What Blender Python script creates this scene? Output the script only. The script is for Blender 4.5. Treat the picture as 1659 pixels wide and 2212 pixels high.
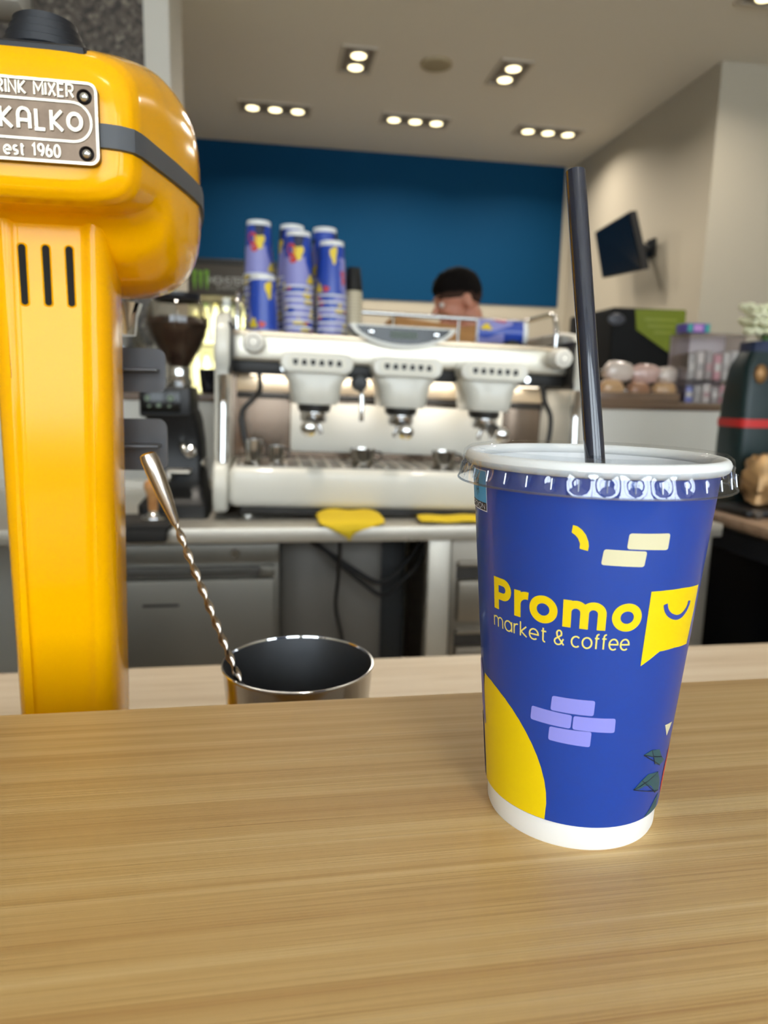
import bpy, bmesh, math, random
from math import sin, cos, pi, radians as RAD
from mathutils import Vector, Matrix, noise

for o in list(bpy.data.objects):
    bpy.data.objects.remove(o)
sc = bpy.context.scene
COL = sc.collection
random.seed(7)

# ---------------------------------------------------------------- camera
CAM = Vector((0, 0, 1.24474))
PITCH, YAW, ROLL, FPX, IW, IH = .1688, .16558, .02253, 1530.59, 1659, 2212
_f = Vector((sin(YAW) * cos(PITCH), cos(YAW) * cos(PITCH), -sin(PITCH)))
_r0 = Vector((cos(YAW), -sin(YAW), 0))
_u0 = _r0.cross(_f)
_r = _r0 * cos(ROLL) + _u0 * sin(ROLL)
_u = _u0 * cos(ROLL) - _r0 * sin(ROLL)
cd = bpy.data.cameras.new('camera')
cd.sensor_fit = 'VERTICAL'
cd.sensor_height = 36.0
cd.lens = FPX / IH * 36.0
cd.clip_start = .01
cd.dof.use_dof = True
cd.dof.focus_distance = .265
cd.dof.aperture_fstop = 11.5
cam = bpy.data.objects.new('camera', cd)
COL.objects.link(cam)
M = Matrix.Identity(4)
for i in range(3):
    M[i][0], M[i][1], M[i][2], M[i][3] = _r[i], _u[i], -_f[i], CAM[i]
cam.matrix_world = M
sc.camera = cam

# ---------------------------------------------------------------- world, exposure
w = bpy.data.worlds.new('daylight')
sc.world = w
w.use_nodes = True
bg = w.node_tree.nodes['Background']
bg.inputs[0].default_value = (.86, .93, 1.0, 1)
bg.inputs[1].default_value = 8.6
sc.view_settings.view_transform = 'Standard'
sc.view_settings.look = 'None'
sc.view_settings.exposure = 0.0
sc.view_settings.gamma = 1.0
sc.view_settings.use_curve_mapping = False
sc.cycles.use_denoising = True
sc.cycles.max_bounces = 6
sc.cycles.diffuse_bounces = 3
sc.cycles.glossy_bounces = 3
sc.cycles.transmission_bounces = 4
sc.cycles.transparent_max_bounces = 12
sc.cycles.use_adaptive_sampling = True
sc.cycles.adaptive_threshold = .1
sc.cycles.use_light_tree = False
sc.cycles.sample_clamp_indirect = 6.0
sc.cycles.caustics_reflective = False
sc.cycles.caustics_refractive = False


def ray(px, py):
    return _f + _r * ((px - IW / 2) / FPX) - _u * ((py - IH / 2) / FPX)


def aty(px, py, y):
    v = ray(px, py)
    return CAM + v * (y / v.y)


# ---------------------------------------------------------------- materials
def lin(c):
    return tuple((x / 12.92 if x <= .04045 else ((x + .055) / 1.055) ** 2.4) for x in (k / 255 for k in c)) + (1,)


MATS = {}


def mat(name, rgb=(200, 200, 200), rough=.5, metal=0., spec=.5, coat=0., trans=0., ior=1.45, emit=None, es=0., var=0., vscale=20., bump=0., bscale=200., sub=0.):
    if name in MATS:
        return MATS[name]
    m = bpy.data.materials.new(name)
    m.use_nodes = True
    nt = m.node_tree
    b = nt.nodes['Principled BSDF']
    b.inputs['Base Color'].default_value = lin(rgb)
    b.inputs['Roughness'].default_value = rough
    b.inputs['Metallic'].default_value = metal
    b.inputs['Specular IOR Level'].default_value = spec
    b.inputs['Coat Weight'].default_value = coat
    b.inputs['Coat Roughness'].default_value = .04
    b.inputs['Transmission Weight'].default_value = trans
    b.inputs['IOR'].default_value = ior
    if sub:
        b.inputs['Subsurface Weight'].default_value = sub
        b.inputs['Subsurface Scale'].default_value = .01
    if emit:
        b.inputs['Emission Color'].default_value = lin(emit)
        b.inputs['Emission Strength'].default_value = es
    tc = nt.nodes.new('ShaderNodeTexCoord')
    if var:
        n = nt.nodes.new('ShaderNodeTexNoise')
        n.inputs['Scale'].default_value = vscale
        n.inputs['Detail'].default_value = 5
        nt.links.new(tc.outputs['Object'], n.inputs['Vector'])
        hs = nt.nodes.new('ShaderNodeHueSaturation')
        hs.inputs['Color'].default_value = lin(rgb)
        mr = nt.nodes.new('ShaderNodeMapRange')
        mr.inputs[1].default_value, mr.inputs[2].default_value = .3, .7
        mr.inputs[3].default_value, mr.inputs[4].default_value = 1 - var, 1 + var
        nt.links.new(n.outputs['Fac'], mr.inputs[0])
        nt.links.new(mr.outputs[0], hs.inputs['Value'])
        nt.links.new(hs.outputs[0], b.inputs['Base Color'])
    if bump:
        n2 = nt.nodes.new('ShaderNodeTexNoise')
        n2.inputs['Scale'].default_value = bscale
        nt.links.new(tc.outputs['Object'], n2.inputs['Vector'])
        bp = nt.nodes.new('ShaderNodeBump')
        bp.inputs['Strength'].default_value = bump
        bp.inputs['Distance'].default_value = .001
        nt.links.new(n2.outputs['Fac'], bp.inputs['Height'])
        nt.links.new(bp.outputs[0], b.inputs['Normal'])
    MATS[name] = m
    return m


def clear_mat(name, tint=(255, 255, 255), gloss=.04, rough=.03, amount=1.0):
    """thin clear plastic or glass: see-through with a fresnel sheen"""
    if name in MATS:
        return MATS[name]
    m = bpy.data.materials.new(name)
    m.use_nodes = True
    nt = m.node_tree
    for n in list(nt.nodes):
        nt.nodes.remove(n)
    out = nt.nodes.new('ShaderNodeOutputMaterial')
    tr = nt.nodes.new('ShaderNodeBsdfTransparent')
    tr.inputs[0].default_value = lin(tint)
    gl = nt.nodes.new('ShaderNodeBsdfGlossy')
    gl.inputs['Roughness'].default_value = rough
    lw = nt.nodes.new('ShaderNodeLayerWeight')
    lw.inputs['Blend'].default_value = .25
    mr = nt.nodes.new('ShaderNodeMapRange')
    mr.inputs[3].default_value, mr.inputs[4].default_value = gloss, .30 * amount
    nt.links.new(lw.outputs['Fresnel'], mr.inputs[0])
    mx = nt.nodes.new('ShaderNodeMixShader')
    nt.links.new(mr.outputs[0], mx.inputs[0])
    nt.links.new(tr.outputs[0], mx.inputs[1])
    nt.links.new(gl.outputs[0], mx.inputs[2])
    nt.links.new(mx.outputs[0], out.inputs[0])
    MATS[name] = m
    return m


def wood_mat(name, cols, sx=1.2, sy=26., rough=.38, coat=.15, bumps=.25):
    if name in MATS:
        return MATS[name]
    m = bpy.data.materials.new(name)
    m.use_nodes = True
    nt = m.node_tree
    b = nt.nodes['Principled BSDF']
    tc = nt.nodes.new('ShaderNodeTexCoord')

    def nz(scale, detail, vec, dist=0.):
        mp = nt.nodes.new('ShaderNodeMapping')
        mp.inputs['Scale'].default_value = vec
        nt.links.new(tc.outputs['Object'], mp.inputs[0])
        n = nt.nodes.new('ShaderNodeTexNoise')
        n.inputs['Scale'].default_value = scale
        n.inputs['Detail'].default_value = detail
        n.inputs['Roughness'].default_value = .6
        n.inputs['Distortion'].default_value = dist
        nt.links.new(mp.outputs[0], n.inputs[0])
        return n
    a = nz(1., 6, (sx, sy, sy), .4)
    f = nz(1., 4, (sx * 7, sy * 9, sy * 9), .1)
    c = nz(1., 2, (1.6, 3, 3))
    r = nt.nodes.new('ShaderNodeValToRGB')
    e = r.color_ramp.elements
    e[0].position, e[0].color = .34, lin(cols[0])
    e[1].position, e[1].color = .66, lin(cols[2])
    x = e.new(.5)
    x.color = lin(cols[1])
    nt.links.new(a.outputs['Fac'], r.inputs[0])
    r2 = nt.nodes.new('ShaderNodeValToRGB')
    e2 = r2.color_ramp.elements
    e2[0].position, e2[0].color = .33, (.70, .62, .52, 1)
    e2[1].position, e2[1].color = .47, (1, 1, 1, 1)
    nt.links.new(f.outputs['Fac'], r2.inputs[0])
    mx = nt.nodes.new('ShaderNodeMixRGB')
    mx.blend_type = 'MULTIPLY'
    mx.inputs[0].default_value = .5
    nt.links.new(r.outputs[0], mx.inputs[1])
    nt.links.new(r2.outputs[0], mx.inputs[2])
    mr = nt.nodes.new('ShaderNodeMapRange')
    mr.inputs[1].default_value, mr.inputs[2].default_value = .3, .7
    mr.inputs[3].default_value, mr.inputs[4].default_value = .92, 1.08
    nt.links.new(c.outputs['Fac'], mr.inputs[0])
    hs = nt.nodes.new('ShaderNodeHueSaturation')
    nt.links.new(mx.outputs[0], hs.inputs['Color'])
    nt.links.new(mr.outputs[0], hs.inputs['Value'])
    nt.links.new(hs.outputs[0], b.inputs['Base Color'])
    b.inputs['Roughness'].default_value = rough
    b.inputs['Coat Weight'].default_value = coat
    b.inputs['Coat Roughness'].default_value = .25
    bp = nt.nodes.new('ShaderNodeBump')
    bp.inputs['Strength'].default_value = bumps
    bp.inputs['Distance'].default_value = .0006
    nt.links.new(f.outputs['Fac'], bp.inputs['Height'])
    nt.links.new(bp.outputs[0], b.inputs['Normal'])
    MATS[name] = m
    return m


def terrazzo_mat(name):
    m = bpy.data.materials.new(name)
    m.use_nodes = True
    nt = m.node_tree
    b = nt.nodes['Principled BSDF']
    tc = nt.nodes.new('ShaderNodeTexCoord')
    v = nt.nodes.new('ShaderNodeTexVoronoi')
    v.inputs['Scale'].default_value = 75
    nt.links.new(tc.outputs['Object'], v.inputs['Vector'])
    r = nt.nodes.new('ShaderNodeValToRGB')
    e = r.color_ramp.elements
    e[0].position, e[0].color = 0., lin((50, 44, 40))
    e[1].position, e[1].color = 1., lin((142, 131, 117))
    for p, c in ((.35, (74, 66, 59)), (.6, (86, 77, 68)), (.85, (102, 92, 81))):
        x = e.new(p)
        x.color = lin(c)
    sp = nt.nodes.new('ShaderNodeSeparateColor')
    nt.links.new(v.outputs['Color'], sp.inputs[0])
    nt.links.new(sp.outputs[0], r.inputs[0])
    n = nt.nodes.new('ShaderNodeTexNoise')
    n.inputs['Scale'].default_value = 60
    nt.links.new(tc.outputs['Object'], n.inputs['Vector'])
    mx = nt.nodes.new('ShaderNodeMixRGB')
    mx.blend_type = 'OVERLAY'
    mx.inputs[0].default_value = .35
    nt.links.new(r.outputs[0], mx.inputs[1])
    nt.links.new(n.outputs['Fac'], mx.inputs[2])
    nt.links.new(mx.outputs[0], b.inputs['Base Color'])
    b.inputs['Roughness'].default_value = .45
    MATS[name] = m
    return m


# ---------------------------------------------------------------- mesh building
class MB:
    def __init__(s):
        s.v, s.f = [], []

    def add(s, v, f):
        k = len(s.v)
        s.v += [Vector(p) for p in v]
        s.f += [tuple(i + k for i in q) for q in f]
        return s

    def box(s, x0, x1, y0, y1, z0, z1, bev=0., seg=2, R=None):
        bm = bmesh.new()
        bmesh.ops.create_cube(bm, size=1)
        for v in bm.verts:
            v.co = Vector(((x0 + x1) / 2 + v.co.x * (x1 - x0), (y0 + y1) / 2 + v.co.y * (y1 - y0), (z0 + z1) / 2 + v.co.z * (z1 - z0)))
        if bev:
            bmesh.ops.bevel(bm, geom=list(bm.edges), offset=min(bev, .49 * min(x1 - x0, y1 - y0, z1 - z0)), segments=seg, profile=.5, affect='EDGES')
        bm.verts.index_update()
        vs = [v.co.copy() for v in bm.verts]
        if R is not None:
            c = Vector(((x0 + x1) / 2, (y0 + y1) / 2, (z0 + z1) / 2))
            vs = [c + R @ (p - c) for p in vs]
        s.add(vs, [[v.index for v in f.verts] for f in bm.faces])
        bm.free()
        return s

    def loft(s, rings, cap0=True, cap1=True, closed=True):
        k = len(s.v)
        n = len(rings[0])
        for r in rings:
            s.v += [Vector(p) for p in r]
        for i in range(len(rings) - 1):
            for j in range(n if closed else n - 1):
                a, b = k + i * n + j, k + i * n + (j + 1) % n
                s.f.append((a, b, b + n, a + n))
        if cap0:
            s.f.append(tuple(k + j for j in range(n))[::-1])
        if cap1:
            s.f.append(tuple(k + (len(rings) - 1) * n + j for j in range(n)))
        return s

    def lathe(s, prof, c=(0, 0, 0), n=32, axis='z', cap0=False, cap1=False, R=None):
        rings = []
        for r, z in prof:
            ring = []
            for j in range(n):
                a = 2 * pi * j / n
                p = Vector((r * cos(a), r * sin(a), z))
                if axis == 'y':
                    p = Vector((r * cos(a), z, -r * sin(a)))
                elif axis == 'x':
                    p = Vector((z, r * cos(a), r * sin(a)))
                if R is not None:
                    p = R @ p
                ring.append(p + Vector(c))
            rings.append(ring)
        return s.loft(rings, cap0, cap1)

    def tube(s, pts, rad, n=10, caps=True, sx=1., sy=1.):
        pts = [Vector(p) for p in pts]
        if not isinstance(rad, (list, tuple)):
            rad = [rad] * len(pts)
        t0 = (pts[1] - pts[0]).normalized()
        up = Vector((0, 0, 1)) if abs(t0.z) < .9 else Vector((0, 1, 0))
        nrm = (up - t0 * up.dot(t0)).normalized()
        rings = []
        for i, p in enumerate(pts):
            t = (pts[min(i + 1, len(pts) - 1)] - pts[max(i - 1, 0)]).normalized()
            nrm = (nrm - t * nrm.dot(t)).normalized()
            bn = t.cross(nrm)
            rings.append([p + (nrm * cos(2 * pi * j / n) * sx + bn * sin(2 * pi * j / n) * sy) * rad[i] for j in range(n)])
        return s.loft(rings, caps, caps)

    def ell(s, c, r, n=20, m=12, R=None):
        c = Vector(c)
        if not isinstance(r, (list, tuple)):
            r = (r, r, r)
        rings = []
        for i in range(m + 1):
            a = pi * i / m
            rr = max(sin(a), .004)
            ring = []
            for j in range(n):
                p = Vector((r[0] * rr * cos(2 * pi * j / n), r[1] * rr * sin(2 * pi * j / n), -r[2] * cos(a)))
                if R is not None:
                    p = R @ p
                ring.append(c + p)
            rings.append(ring)
        return s.loft(rings, True, True)

    def caps(s, p0, p1, r0, r1, n=14):
        p0, p1 = Vector(p0), Vector(p1)
        s.tube([p0, p0.lerp(p1, .5), p1], [r0, (r0 + r1) / 2, r1], n)
        s.ell(p0, r0, n, 8)
        s.ell(p1, r1, n, 8)
        return s

    def prism(s, poly, fn, d0, d1):
        """poly: list of (u,v); fn(u,v,d)->xyz"""
        k = len(poly)
        a = [fn(u, v, d0) for u, v in poly]
        b = [fn(u, v, d1) for u, v in poly]
        s.add(a + b, [tuple(range(k))[::-1], tuple(range(k, 2 * k))] + [(i, (i + 1) % k, k + (i + 1) % k, k + i) for i in range(k)])
        return s

    def xf(s, Mx):
        s.v = [Mx @ p for p in s.v]
        return s

    def obj(s, name, material, parent=None, smooth=40., world=False, off=None):
        me = bpy.data.meshes.new(name)
        vs = s.v
        if world and parent is not None:
            q = parent
            while q.parent is not None:
                q = q.parent
            vs = [p - q.location for p in vs]
        me.from_pydata([tuple(p) for p in vs], [], s.f)
        me.validate()
        bm = bmesh.new()
        bm.from_mesh(me)
        bmesh.ops.recalc_face_normals(bm, faces=bm.faces)
        bm.to_mesh(me)
        bm.free()
        if smooth:
            me.shade_smooth()
            me.set_sharp_from_angle(angle=RAD(smooth))
        me.materials.append(material)
        o = bpy.data.objects.new(name, me)
        COL.objects.link(o)
        if parent is not None:
            o.parent = parent
        return o


def tag(o, label=None, cat=None, group=None, kind=None):
    if label:
        o['label'] = label
    if cat:
        o['category'] = cat
    if group:
        o['group'] = group
    if kind:
        o['kind'] = kind
    return o


def thing(name, label, cat, loc=(0, 0, 0), rot=(0, 0, 0), group=None):
    o = bpy.data.objects.new(name, None)
    o.empty_display_size = .02
    COL.objects.link(o)
    o.location = loc
    o.rotation_euler = rot
    return tag(o, label, cat, group)


def dup(root, loc, rot=None, label=None, group=None):
    r = root.copy()
    COL.objects.link(r)
    r.location = loc
    if rot is not None:
        r.rotation_euler = rot
    if label:
        r['label'] = label
    if group:
        r['group'] = group
    for ch in list(root.children):
        c = ch.copy()
        COL.objects.link(c)
        c.parent = r
        for g in list(ch.children):
            d = g.copy()
            COL.objects.link(d)
            d.parent = c
    return r


def struct(o):
    o['kind'] = 'structure'
    return o


def bz(p, n=24):
    """Catmull-Rom through points"""
    P = [Vector(q) for q in p]
    P = [P[0] * 2 - P[1]] + P + [P[-1] * 2 - P[-2]]
    out = []
    seg = len(P) - 3
    per = max(2, n // seg)
    for i in range(seg):
        a, b, c, d = P[i:i + 4]
        for k in range(per):
            t = k / per
            out.append(.5 * ((2 * b) + (c - a) * t + (2 * a - 5 * b + 4 * c - d) * t * t + (3 * b - a - 3 * c + d) * t ** 3))
    out.append(P[-2])
    return out


# ---------------------------------------------------------------- stroke lettering
def arc(cx, cy, rx, ry, a0, a1, n=14):
    return [(cx + rx * cos(RAD(a0 + (a1 - a0) * i / n)), cy + ry * sin(RAD(a0 + (a1 - a0) * i / n))) for i in range(n + 1)]


XH = .72
GL = {
    'D': (.70, [[(0, 0), (0, 1), (.25, 1)] + arc(.25, .5, .42, .5, 90, -90) + [(0, 0)]]),
    'R': (.66, [[(0, 0), (0, 1), (.35, 1)] + arc(.35, .74, .25, .26, 90, -90) + [(0, .48)], [(.3, .48), (.62, 0)]]),
    'P': (.62, [[(0, 0), (0, 1), (.35, 1)] + arc(.35, .73, .25, .27, 90, -90) + [(0, .46)]]),
    'I': (.02, [[(0, 0), (0, 1)]]),
    'N': (.66, [[(0, 0), (0, 1), (.64, 0), (.64, 1)]]),
    'K': (.62, [[(0, 0), (0, 1)], [(.58, 1), (.06, .48), (.62, 0)]]),
    'M': (.82, [[(0, 0), (0, 1), (.4, .35), (.8, 1), (.8, 0)]]),
    'X': (.64, [[(0, 0), (.62, 1)], [(0, 1), (.62, 0)]]),
    'E': (.54, [[(.52, 0), (0, 0), (0, 1), (.52, 1)], [(0, .52), (.46, .52)]]),
    'A': (.66, [[(0, 0), (0, .62)] + arc(.32, .66, .32, .34, 180, 0) + [(.64, 0)], [(0, .4), (.64, .4)]]),
    'L': (.5, [[(0, 1), (0, 0), (.48, 0)]]),
    'O': (.8, [arc(.4, .5, .4, .5, 0, 360, 28)]),
    'T': (.62, [[(0, 1), (.6, 1)], [(.3, 1), (.3, 0)]]),
    'S': (.56, [arc(.28, .74, .26, .26, 40, 270, 12) + arc(.28, .24, .27, .24, 90, -140, 12)]),
    'G': (.76, [arc(.4, .5, .4, .5, 45, 330, 22) + [(.76, .45), (.45, .45)]]),
    'Y': (.62, [[(0, 1), (.3, .5), (.6, 1)], [(.3, .5), (.3, 0)]]),
    'Z': (.6, [[(0, 1), (.58, 1), (0, 0), (.58, 0)]]),
    'Π': (.62, [[(0, 0), (0, 1), (.6, 1), (.6, 0)]]),
    '1': (.3, [[(0, .78), (.2, 1), (.2, 0)]]),
    '9': (.54, [arc(.27, .7, .27, .3, 0, 360, 20), [(.54, .7), (.5, .35), (.3, 0)]]),
    '6': (.54, [arc(.27, .3, .27, .3, 0, 360, 20), [(0, .3), (.06, .65), (.26, 1)]]),
    '0': (.56, [arc(.28, .5, .28, .5, 0, 360, 24)]),
    '.': (.04, [[(0, 0), (0, .08)]]),
    'm': (.98, [[(0, 0), (0, XH)], [(0, XH - .26)] + arc(.24, XH - .26, .24, .26, 180, 0) + [(.48, 0)], [(.48, XH - .26)] + arc(.72, XH - .26, .24, .26, 180, 0) + [(.96, 0)]]),
    'a': (.68, [arc(.34, XH / 2, .33, XH / 2, 0, 360, 24), [(.67, 0), (.67, XH)]]),
    'r': (.34, [[(0, 0), (0, XH)], [(0, XH - .3)] + arc(.28, XH - .3, .28, .3, 180, 80, 8)]),
    'k': (.5, [[(0, 0), (0, 1)], [(.46, XH), (.05, XH * .45), (.5, 0)]]),
    'e': (.66, [[(.02, XH / 2), (.64, XH / 2)] + arc(.33, XH / 2, .32, XH / 2, 0, 310, 22)]),
    't': (.36, [[(.13, .95), (.13, .14)] + arc(.27, .14, .14, .14, 180, 280, 6), [(0, XH), (.34, XH)]]),
    'c': (.6, [arc(.34, XH / 2, .33, XH / 2, 48, 312, 20)]),
    'o': (.7, [arc(.35, XH / 2, .34, XH / 2, 0, 360, 24)]),
    'f': (.34, [arc(.28, .84, .15, .16, 80, 180, 6) + [(.13, 0)], [(0, XH), (.32, XH)]]),
    's': (.44, [arc(.21, XH * .74, .19, XH * .26, 40, 270, 10) + arc(.21, XH * .24, .2, XH * .24, 90, -140, 10)]),
    '&': (.74, [[(.70, 0), (.2, .6)] + arc(.34, .78, .17, .2, 210, -20, 12) + [(.5, .66), (.14, .42)] + arc(.28, .23, .26, .23, 130, 330, 12) + [(.66, .42)]]),
    ' ': (.3, []),
}


def ribbon(mb, pts, w, fn, h0=0., h1=0., closed=False):
    """flat stroke of width w along 2D pts; fn(u,v,h)->xyz; raised when h1>h0"""
    q = [Vector((p[0], p[1])) for p in pts]
    dn = [q[0]]
    for a in q[1:]:
        if (a - dn[-1]).length > 1e-7:
            dn.append(a)
    q = dn
    L, Rr = [], []
    for i, p in enumerate(q):
        if closed and (q[0] - q[-1]).length < 1e-6:
            pa, pb = (q[i - 1] if i else q[-2]), (q[i + 1] if i < len(q) - 1 else q[1])
        else:
            pa, pb = q[max(i - 1, 0)], q[min(i + 1, len(q) - 1)]
        d0, d1 = (p - pa), (pb - p)
        d0 = d0.normalized() if d0.length > 1e-9 else d1.normalized()
        d1 = d1.normalized() if d1.length > 1e-9 else d0
        t = (d0 + d1)
        t = t.normalized() if t.length > 1e-6 else d0
        nrm = Vector((-t.y, t.x))
        k = 1 / max(.5, Vector((-d0.y, d0.x)).dot(nrm))
        L.append(p + nrm * w / 2 * k)
        Rr.append(p - nrm * w / 2 * k)
    n = len(q)
    if h1 > h0 + 1e-5:
        rings = [[fn(*L[i], h0), fn(*L[i], h1), fn(*Rr[i], h1), fn(*Rr[i], h0)] for i in range(n)]
        mb.loft(rings, True, True)
    else:
        mb.add([fn(*a, h0) for a in L] + [fn(*a, h0) for a in Rr], [(i, i + 1, n + i + 1, n + i) for i in range(n - 1)])


def subdiv(pts, step):
    out = [pts[0]]
    for a, b in zip(pts, pts[1:]):
        k = max(1, int(math.hypot(b[0] - a[0], b[1] - a[1]) / step))
        out += [(a[0] + (b[0] - a[0]) * i / k, a[1] + (b[1] - a[1]) * i / k) for i in range(1, k + 1)]
    return out


def write(mb, text, u0, v0, width, height, sw, fn, gap=.2, h0=0., h1=0., step=None):
    tot = sum(GL[c][0] + gap for c in text) - gap
    kx = width / (tot * height)
    u = u0
    lay_ = 0
    for c in text:
        gw, st = GL[c]
        for s_ in st:
            lay_ += 1
            pts = [(u + x * height * kx, v0 + y * height) for x, y in s_]
            if step:
                pts = subdiv(pts, step)
            ribbon(mb, pts, sw, fn, h0 + (0 if h1 > h0 else 4e-6 * (lay_ % 6)), h1 + (4e-6 * (lay_ % 6) if h1 > h0 else 0), closed=len(s_) > 20)
        u += (gw + gap) * height * kx


# shared materials
STEEL = mat('brushed_steel', (206, 200, 188), .42, .8, var=.05, vscale=6)
CHROME = mat('chrome', (225, 225, 225), .08, 1.)
BLACK = mat('black_plastic', (16, 16, 18), .4)
RUBBER = mat('black_rubber', (22, 21, 20), .75)
WHITE = mat('white_enamel', (228, 227, 220), .3, coat=.3)

# ================================================================ the setting
CEIL = 3.2
PLASTER = mat('wall_plaster', (182, 173, 155), .85, bump=.1, bscale=60)
CEILM = mat('ceiling_paint', (222, 214, 200), .9, bump=.08, bscale=50)
struct(MB().box(-3.1, 4.7, -3.4, 6.5, -.1, 0).obj('floor', mat('floor_tile', (176, 168, 154), .5, var=.06, vscale=3), smooth=0))
struct(MB().box(-3.1, 4.7, -3.4, 6.5, CEIL, CEIL + .1).obj('ceiling', CEILM, smooth=0))
wb = struct(MB().box(-3.1, 2.65, 6.25, 6.4, 0, CEIL).obj('wall_back', PLASTER, smooth=0))
struct(MB().box(-3.0, 2.575, 6.238, 6.25, 2.02, CEIL).obj('trim_1', mat('blue_wall_paint', (0, 60, 96), .7, spec=.15, bump=.05, bscale=70), smooth=0))
wr = struct(MB().box(2.65, 4.7, 4.17, 6.4, 0, CEIL).obj('wall_right', PLASTER, smooth=0))
struct(MB().box(4.55, 4.7, -3.4, 4.17, 0, CEIL).obj('wall_side', PLASTER, smooth=0))
struct(MB().box(-3.1, -2.95, -3.4, 6.4, 0, CEIL).obj('wall_left', PLASTER, smooth=0))
struct(MB().box(-1.5, -.442, 3.0, 3.45, 0, CEIL).obj('wall_pillar', terrazzo_mat('terrazzo_cladding'), smooth=0))
struct(MB().box(-.442, -.351, 3.0, 3.45, 0, CEIL).obj('trim_2', mat('pillar_plaster', (214, 208, 196), .8), smooth=0))
# street front behind the viewer with three tall windows
wf = MB()
wins = [(-2.6, -.55), (-.25, 1.85), (2.15, 4.2)]
xs = [-3.1] + [x for p in wins for x in p] + [4.7]
for i in range(0, len(xs), 2):
    wf.box(xs[i], xs[i + 1], -3.4, -3.2, 0, CEIL)
for a, b in wins:
    wf.box(a, b, -3.4, -3.2, 0, .95)
    wf.box(a, b, -3.4, -3.2, 3.05, CEIL)
struct(wf.obj('wall_front', PLASTER, smooth=0))
FRAME = mat('window_frame_paint', (60, 60, 62), .5)
for k, (a, b) in enumerate(wins):
    f = MB()
    f.box(a, b, -3.33, -3.27, .95, 1.0).box(a, b, -3.33, -3.27, 3.00, 3.05)
    f.box(a, a + .05, -3.33, -3.27, 1.0, 3.00).box(b - .05, b, -3.33, -3.27, 1.0, 3.00)
    mid = (a + b) / 2
    f.box(mid - .03, mid + .03, -3.33, -3.27, 1.0, 3.00)
    wo = struct(f.obj('window_%d' % (k + 1), FRAME, smooth=0))
    for (p, q) in ((a + .05, mid - .03), (mid + .03, b - .05)):
        MB().box(p, q, -3.303, -3.297, 1.0, 3.00).obj('pane', clear_mat('window_glass', (250, 252, 252)), wo, smooth=0)

# ================================================================ ceiling fixtures
LAMP = mat('lamp_glow', (255, 244, 214), .5, emit=(255, 238, 186), es=4.)
RECESS = mat('fixture_recess', (128, 118, 104), .6)
FRM = mat('fixture_frame', (190, 180, 164), .6)


def fixture(x, y, n, along, label, power=14., spread=150):
    t = thing('ceiling_spotlight', label, 'ceiling light', (x, y, CEIL), group='recessed spotlights in the ceiling')
    L = .085 + .158 * (n - 1) + .07
    hx, hy = (L / 2, .085) if along == 'x' else (.085, L / 2)
    fr = MB()
    e = .018
    for q in ((-hx - e, hx + e, -hy - e, -hy), (-hx - e, hx + e, hy, hy + e), (-hx - e, -hx, -hy, hy), (hx, hx + e, -hy, hy)):
        fr.box(q[0], q[1], q[2], q[3], -.012, 0)
    fr.obj('frame', FRM, t, smooth=0)
    MB().box(-hx, hx, -hy, hy, -.003, 0).obj('recess', RECESS, t, smooth=0)
    for i in range(n):
        o = (i - (n - 1) / 2) * .158
        c = (o, 0, 0) if along == 'x' else (0, o, 0)
        l = MB().lathe([(.054, -.003), (.054, -.014), (.044, -.016)], c, 24).obj('lamp_ring', FRM, t)
        MB().lathe([(.001, -.022), (.025, -.021), (.044, -.016)], c, 24, cap0=True).obj('lamp', LAMP, l)
    ld = bpy.data.lights.new('spotlight_beam', 'AREA')
    ld.shape = 'RECTANGLE'
    ld.size, ld.size_y = (L, .1) if along == 'x' else (.1, L)
    ld.energy = power
    ld.color = (1, .92, .80)
    ld.spread = RAD(spread)
    lo = bpy.data.objects.new('spotlight_beam', ld)
    lo.location = (0, 0, -.03)
    COL.objects.link(lo)
    lo.parent = t
    return t


fixture(.07, 5.47, 3, 'x', 'triple recessed ceiling spotlight nearest the yellow mixer head')
fixture(1.08, 5.47, 3, 'x', 'middle triple recessed ceiling spotlight above the blue wall')
fixture(2.10, 5.47, 3, 'x', 'triple recessed ceiling spotlight above the black straw')
fixture(.545, 4.61, 2, 'y', 'double recessed ceiling spotlight to the left of the round speaker')
fixture(1.485, 4.58, 2, 'y', 'double recessed ceiling spotlight to the right of the round speaker')
fixture(2.42, 3.42, 2, 'y', 'ceiling spotlight cut by the top right corner of the photo')
for (x, y, d_) in ((-.25, 1.35, 'above the aisle near the grinder'), (.95, 1.35, 'above the aisle near the side counter')):  # unseen lamps added to brighten the machine front and work counter
    fixture(x, y, 2, 'y', 'added double ceiling fill light out of view ' + d_, 5., 52)
fixture(.3, -1.5, 3, 'x', 'added triple ceiling fill light out of view behind the camera', 12.)  # unseen lamp added to lift the brightness of the bar
t = thing('ceiling_speaker', 'round beige speaker grille flush in the ceiling between two double spotlights', 'speaker', (1.02, 4.56, CEIL))
MB().lathe([(.095, 0), (.095, -.012), (.08, -.016)], n=32).obj('rim', mat('speaker_rim', (176, 162, 132), .7), t)
MB().lathe([(.08, -.016), (.05, -.02), (.001, -.021)], n=32, cap1=True).obj('grille', mat('speaker_grille', (158, 145, 116), .8, bump=.6, bscale=900), t)
p = aty(400, 2, 2.6)
tag(MB().lathe([(.02, 0), (.02, -.03), (.012, -.05), (.001, -.052)], (p.x, p.y, CEIL), 16).obj('ceiling_sensor', BLACK), 'small black sensor on the ceiling at the top edge of the photo', 'sensor')
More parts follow.
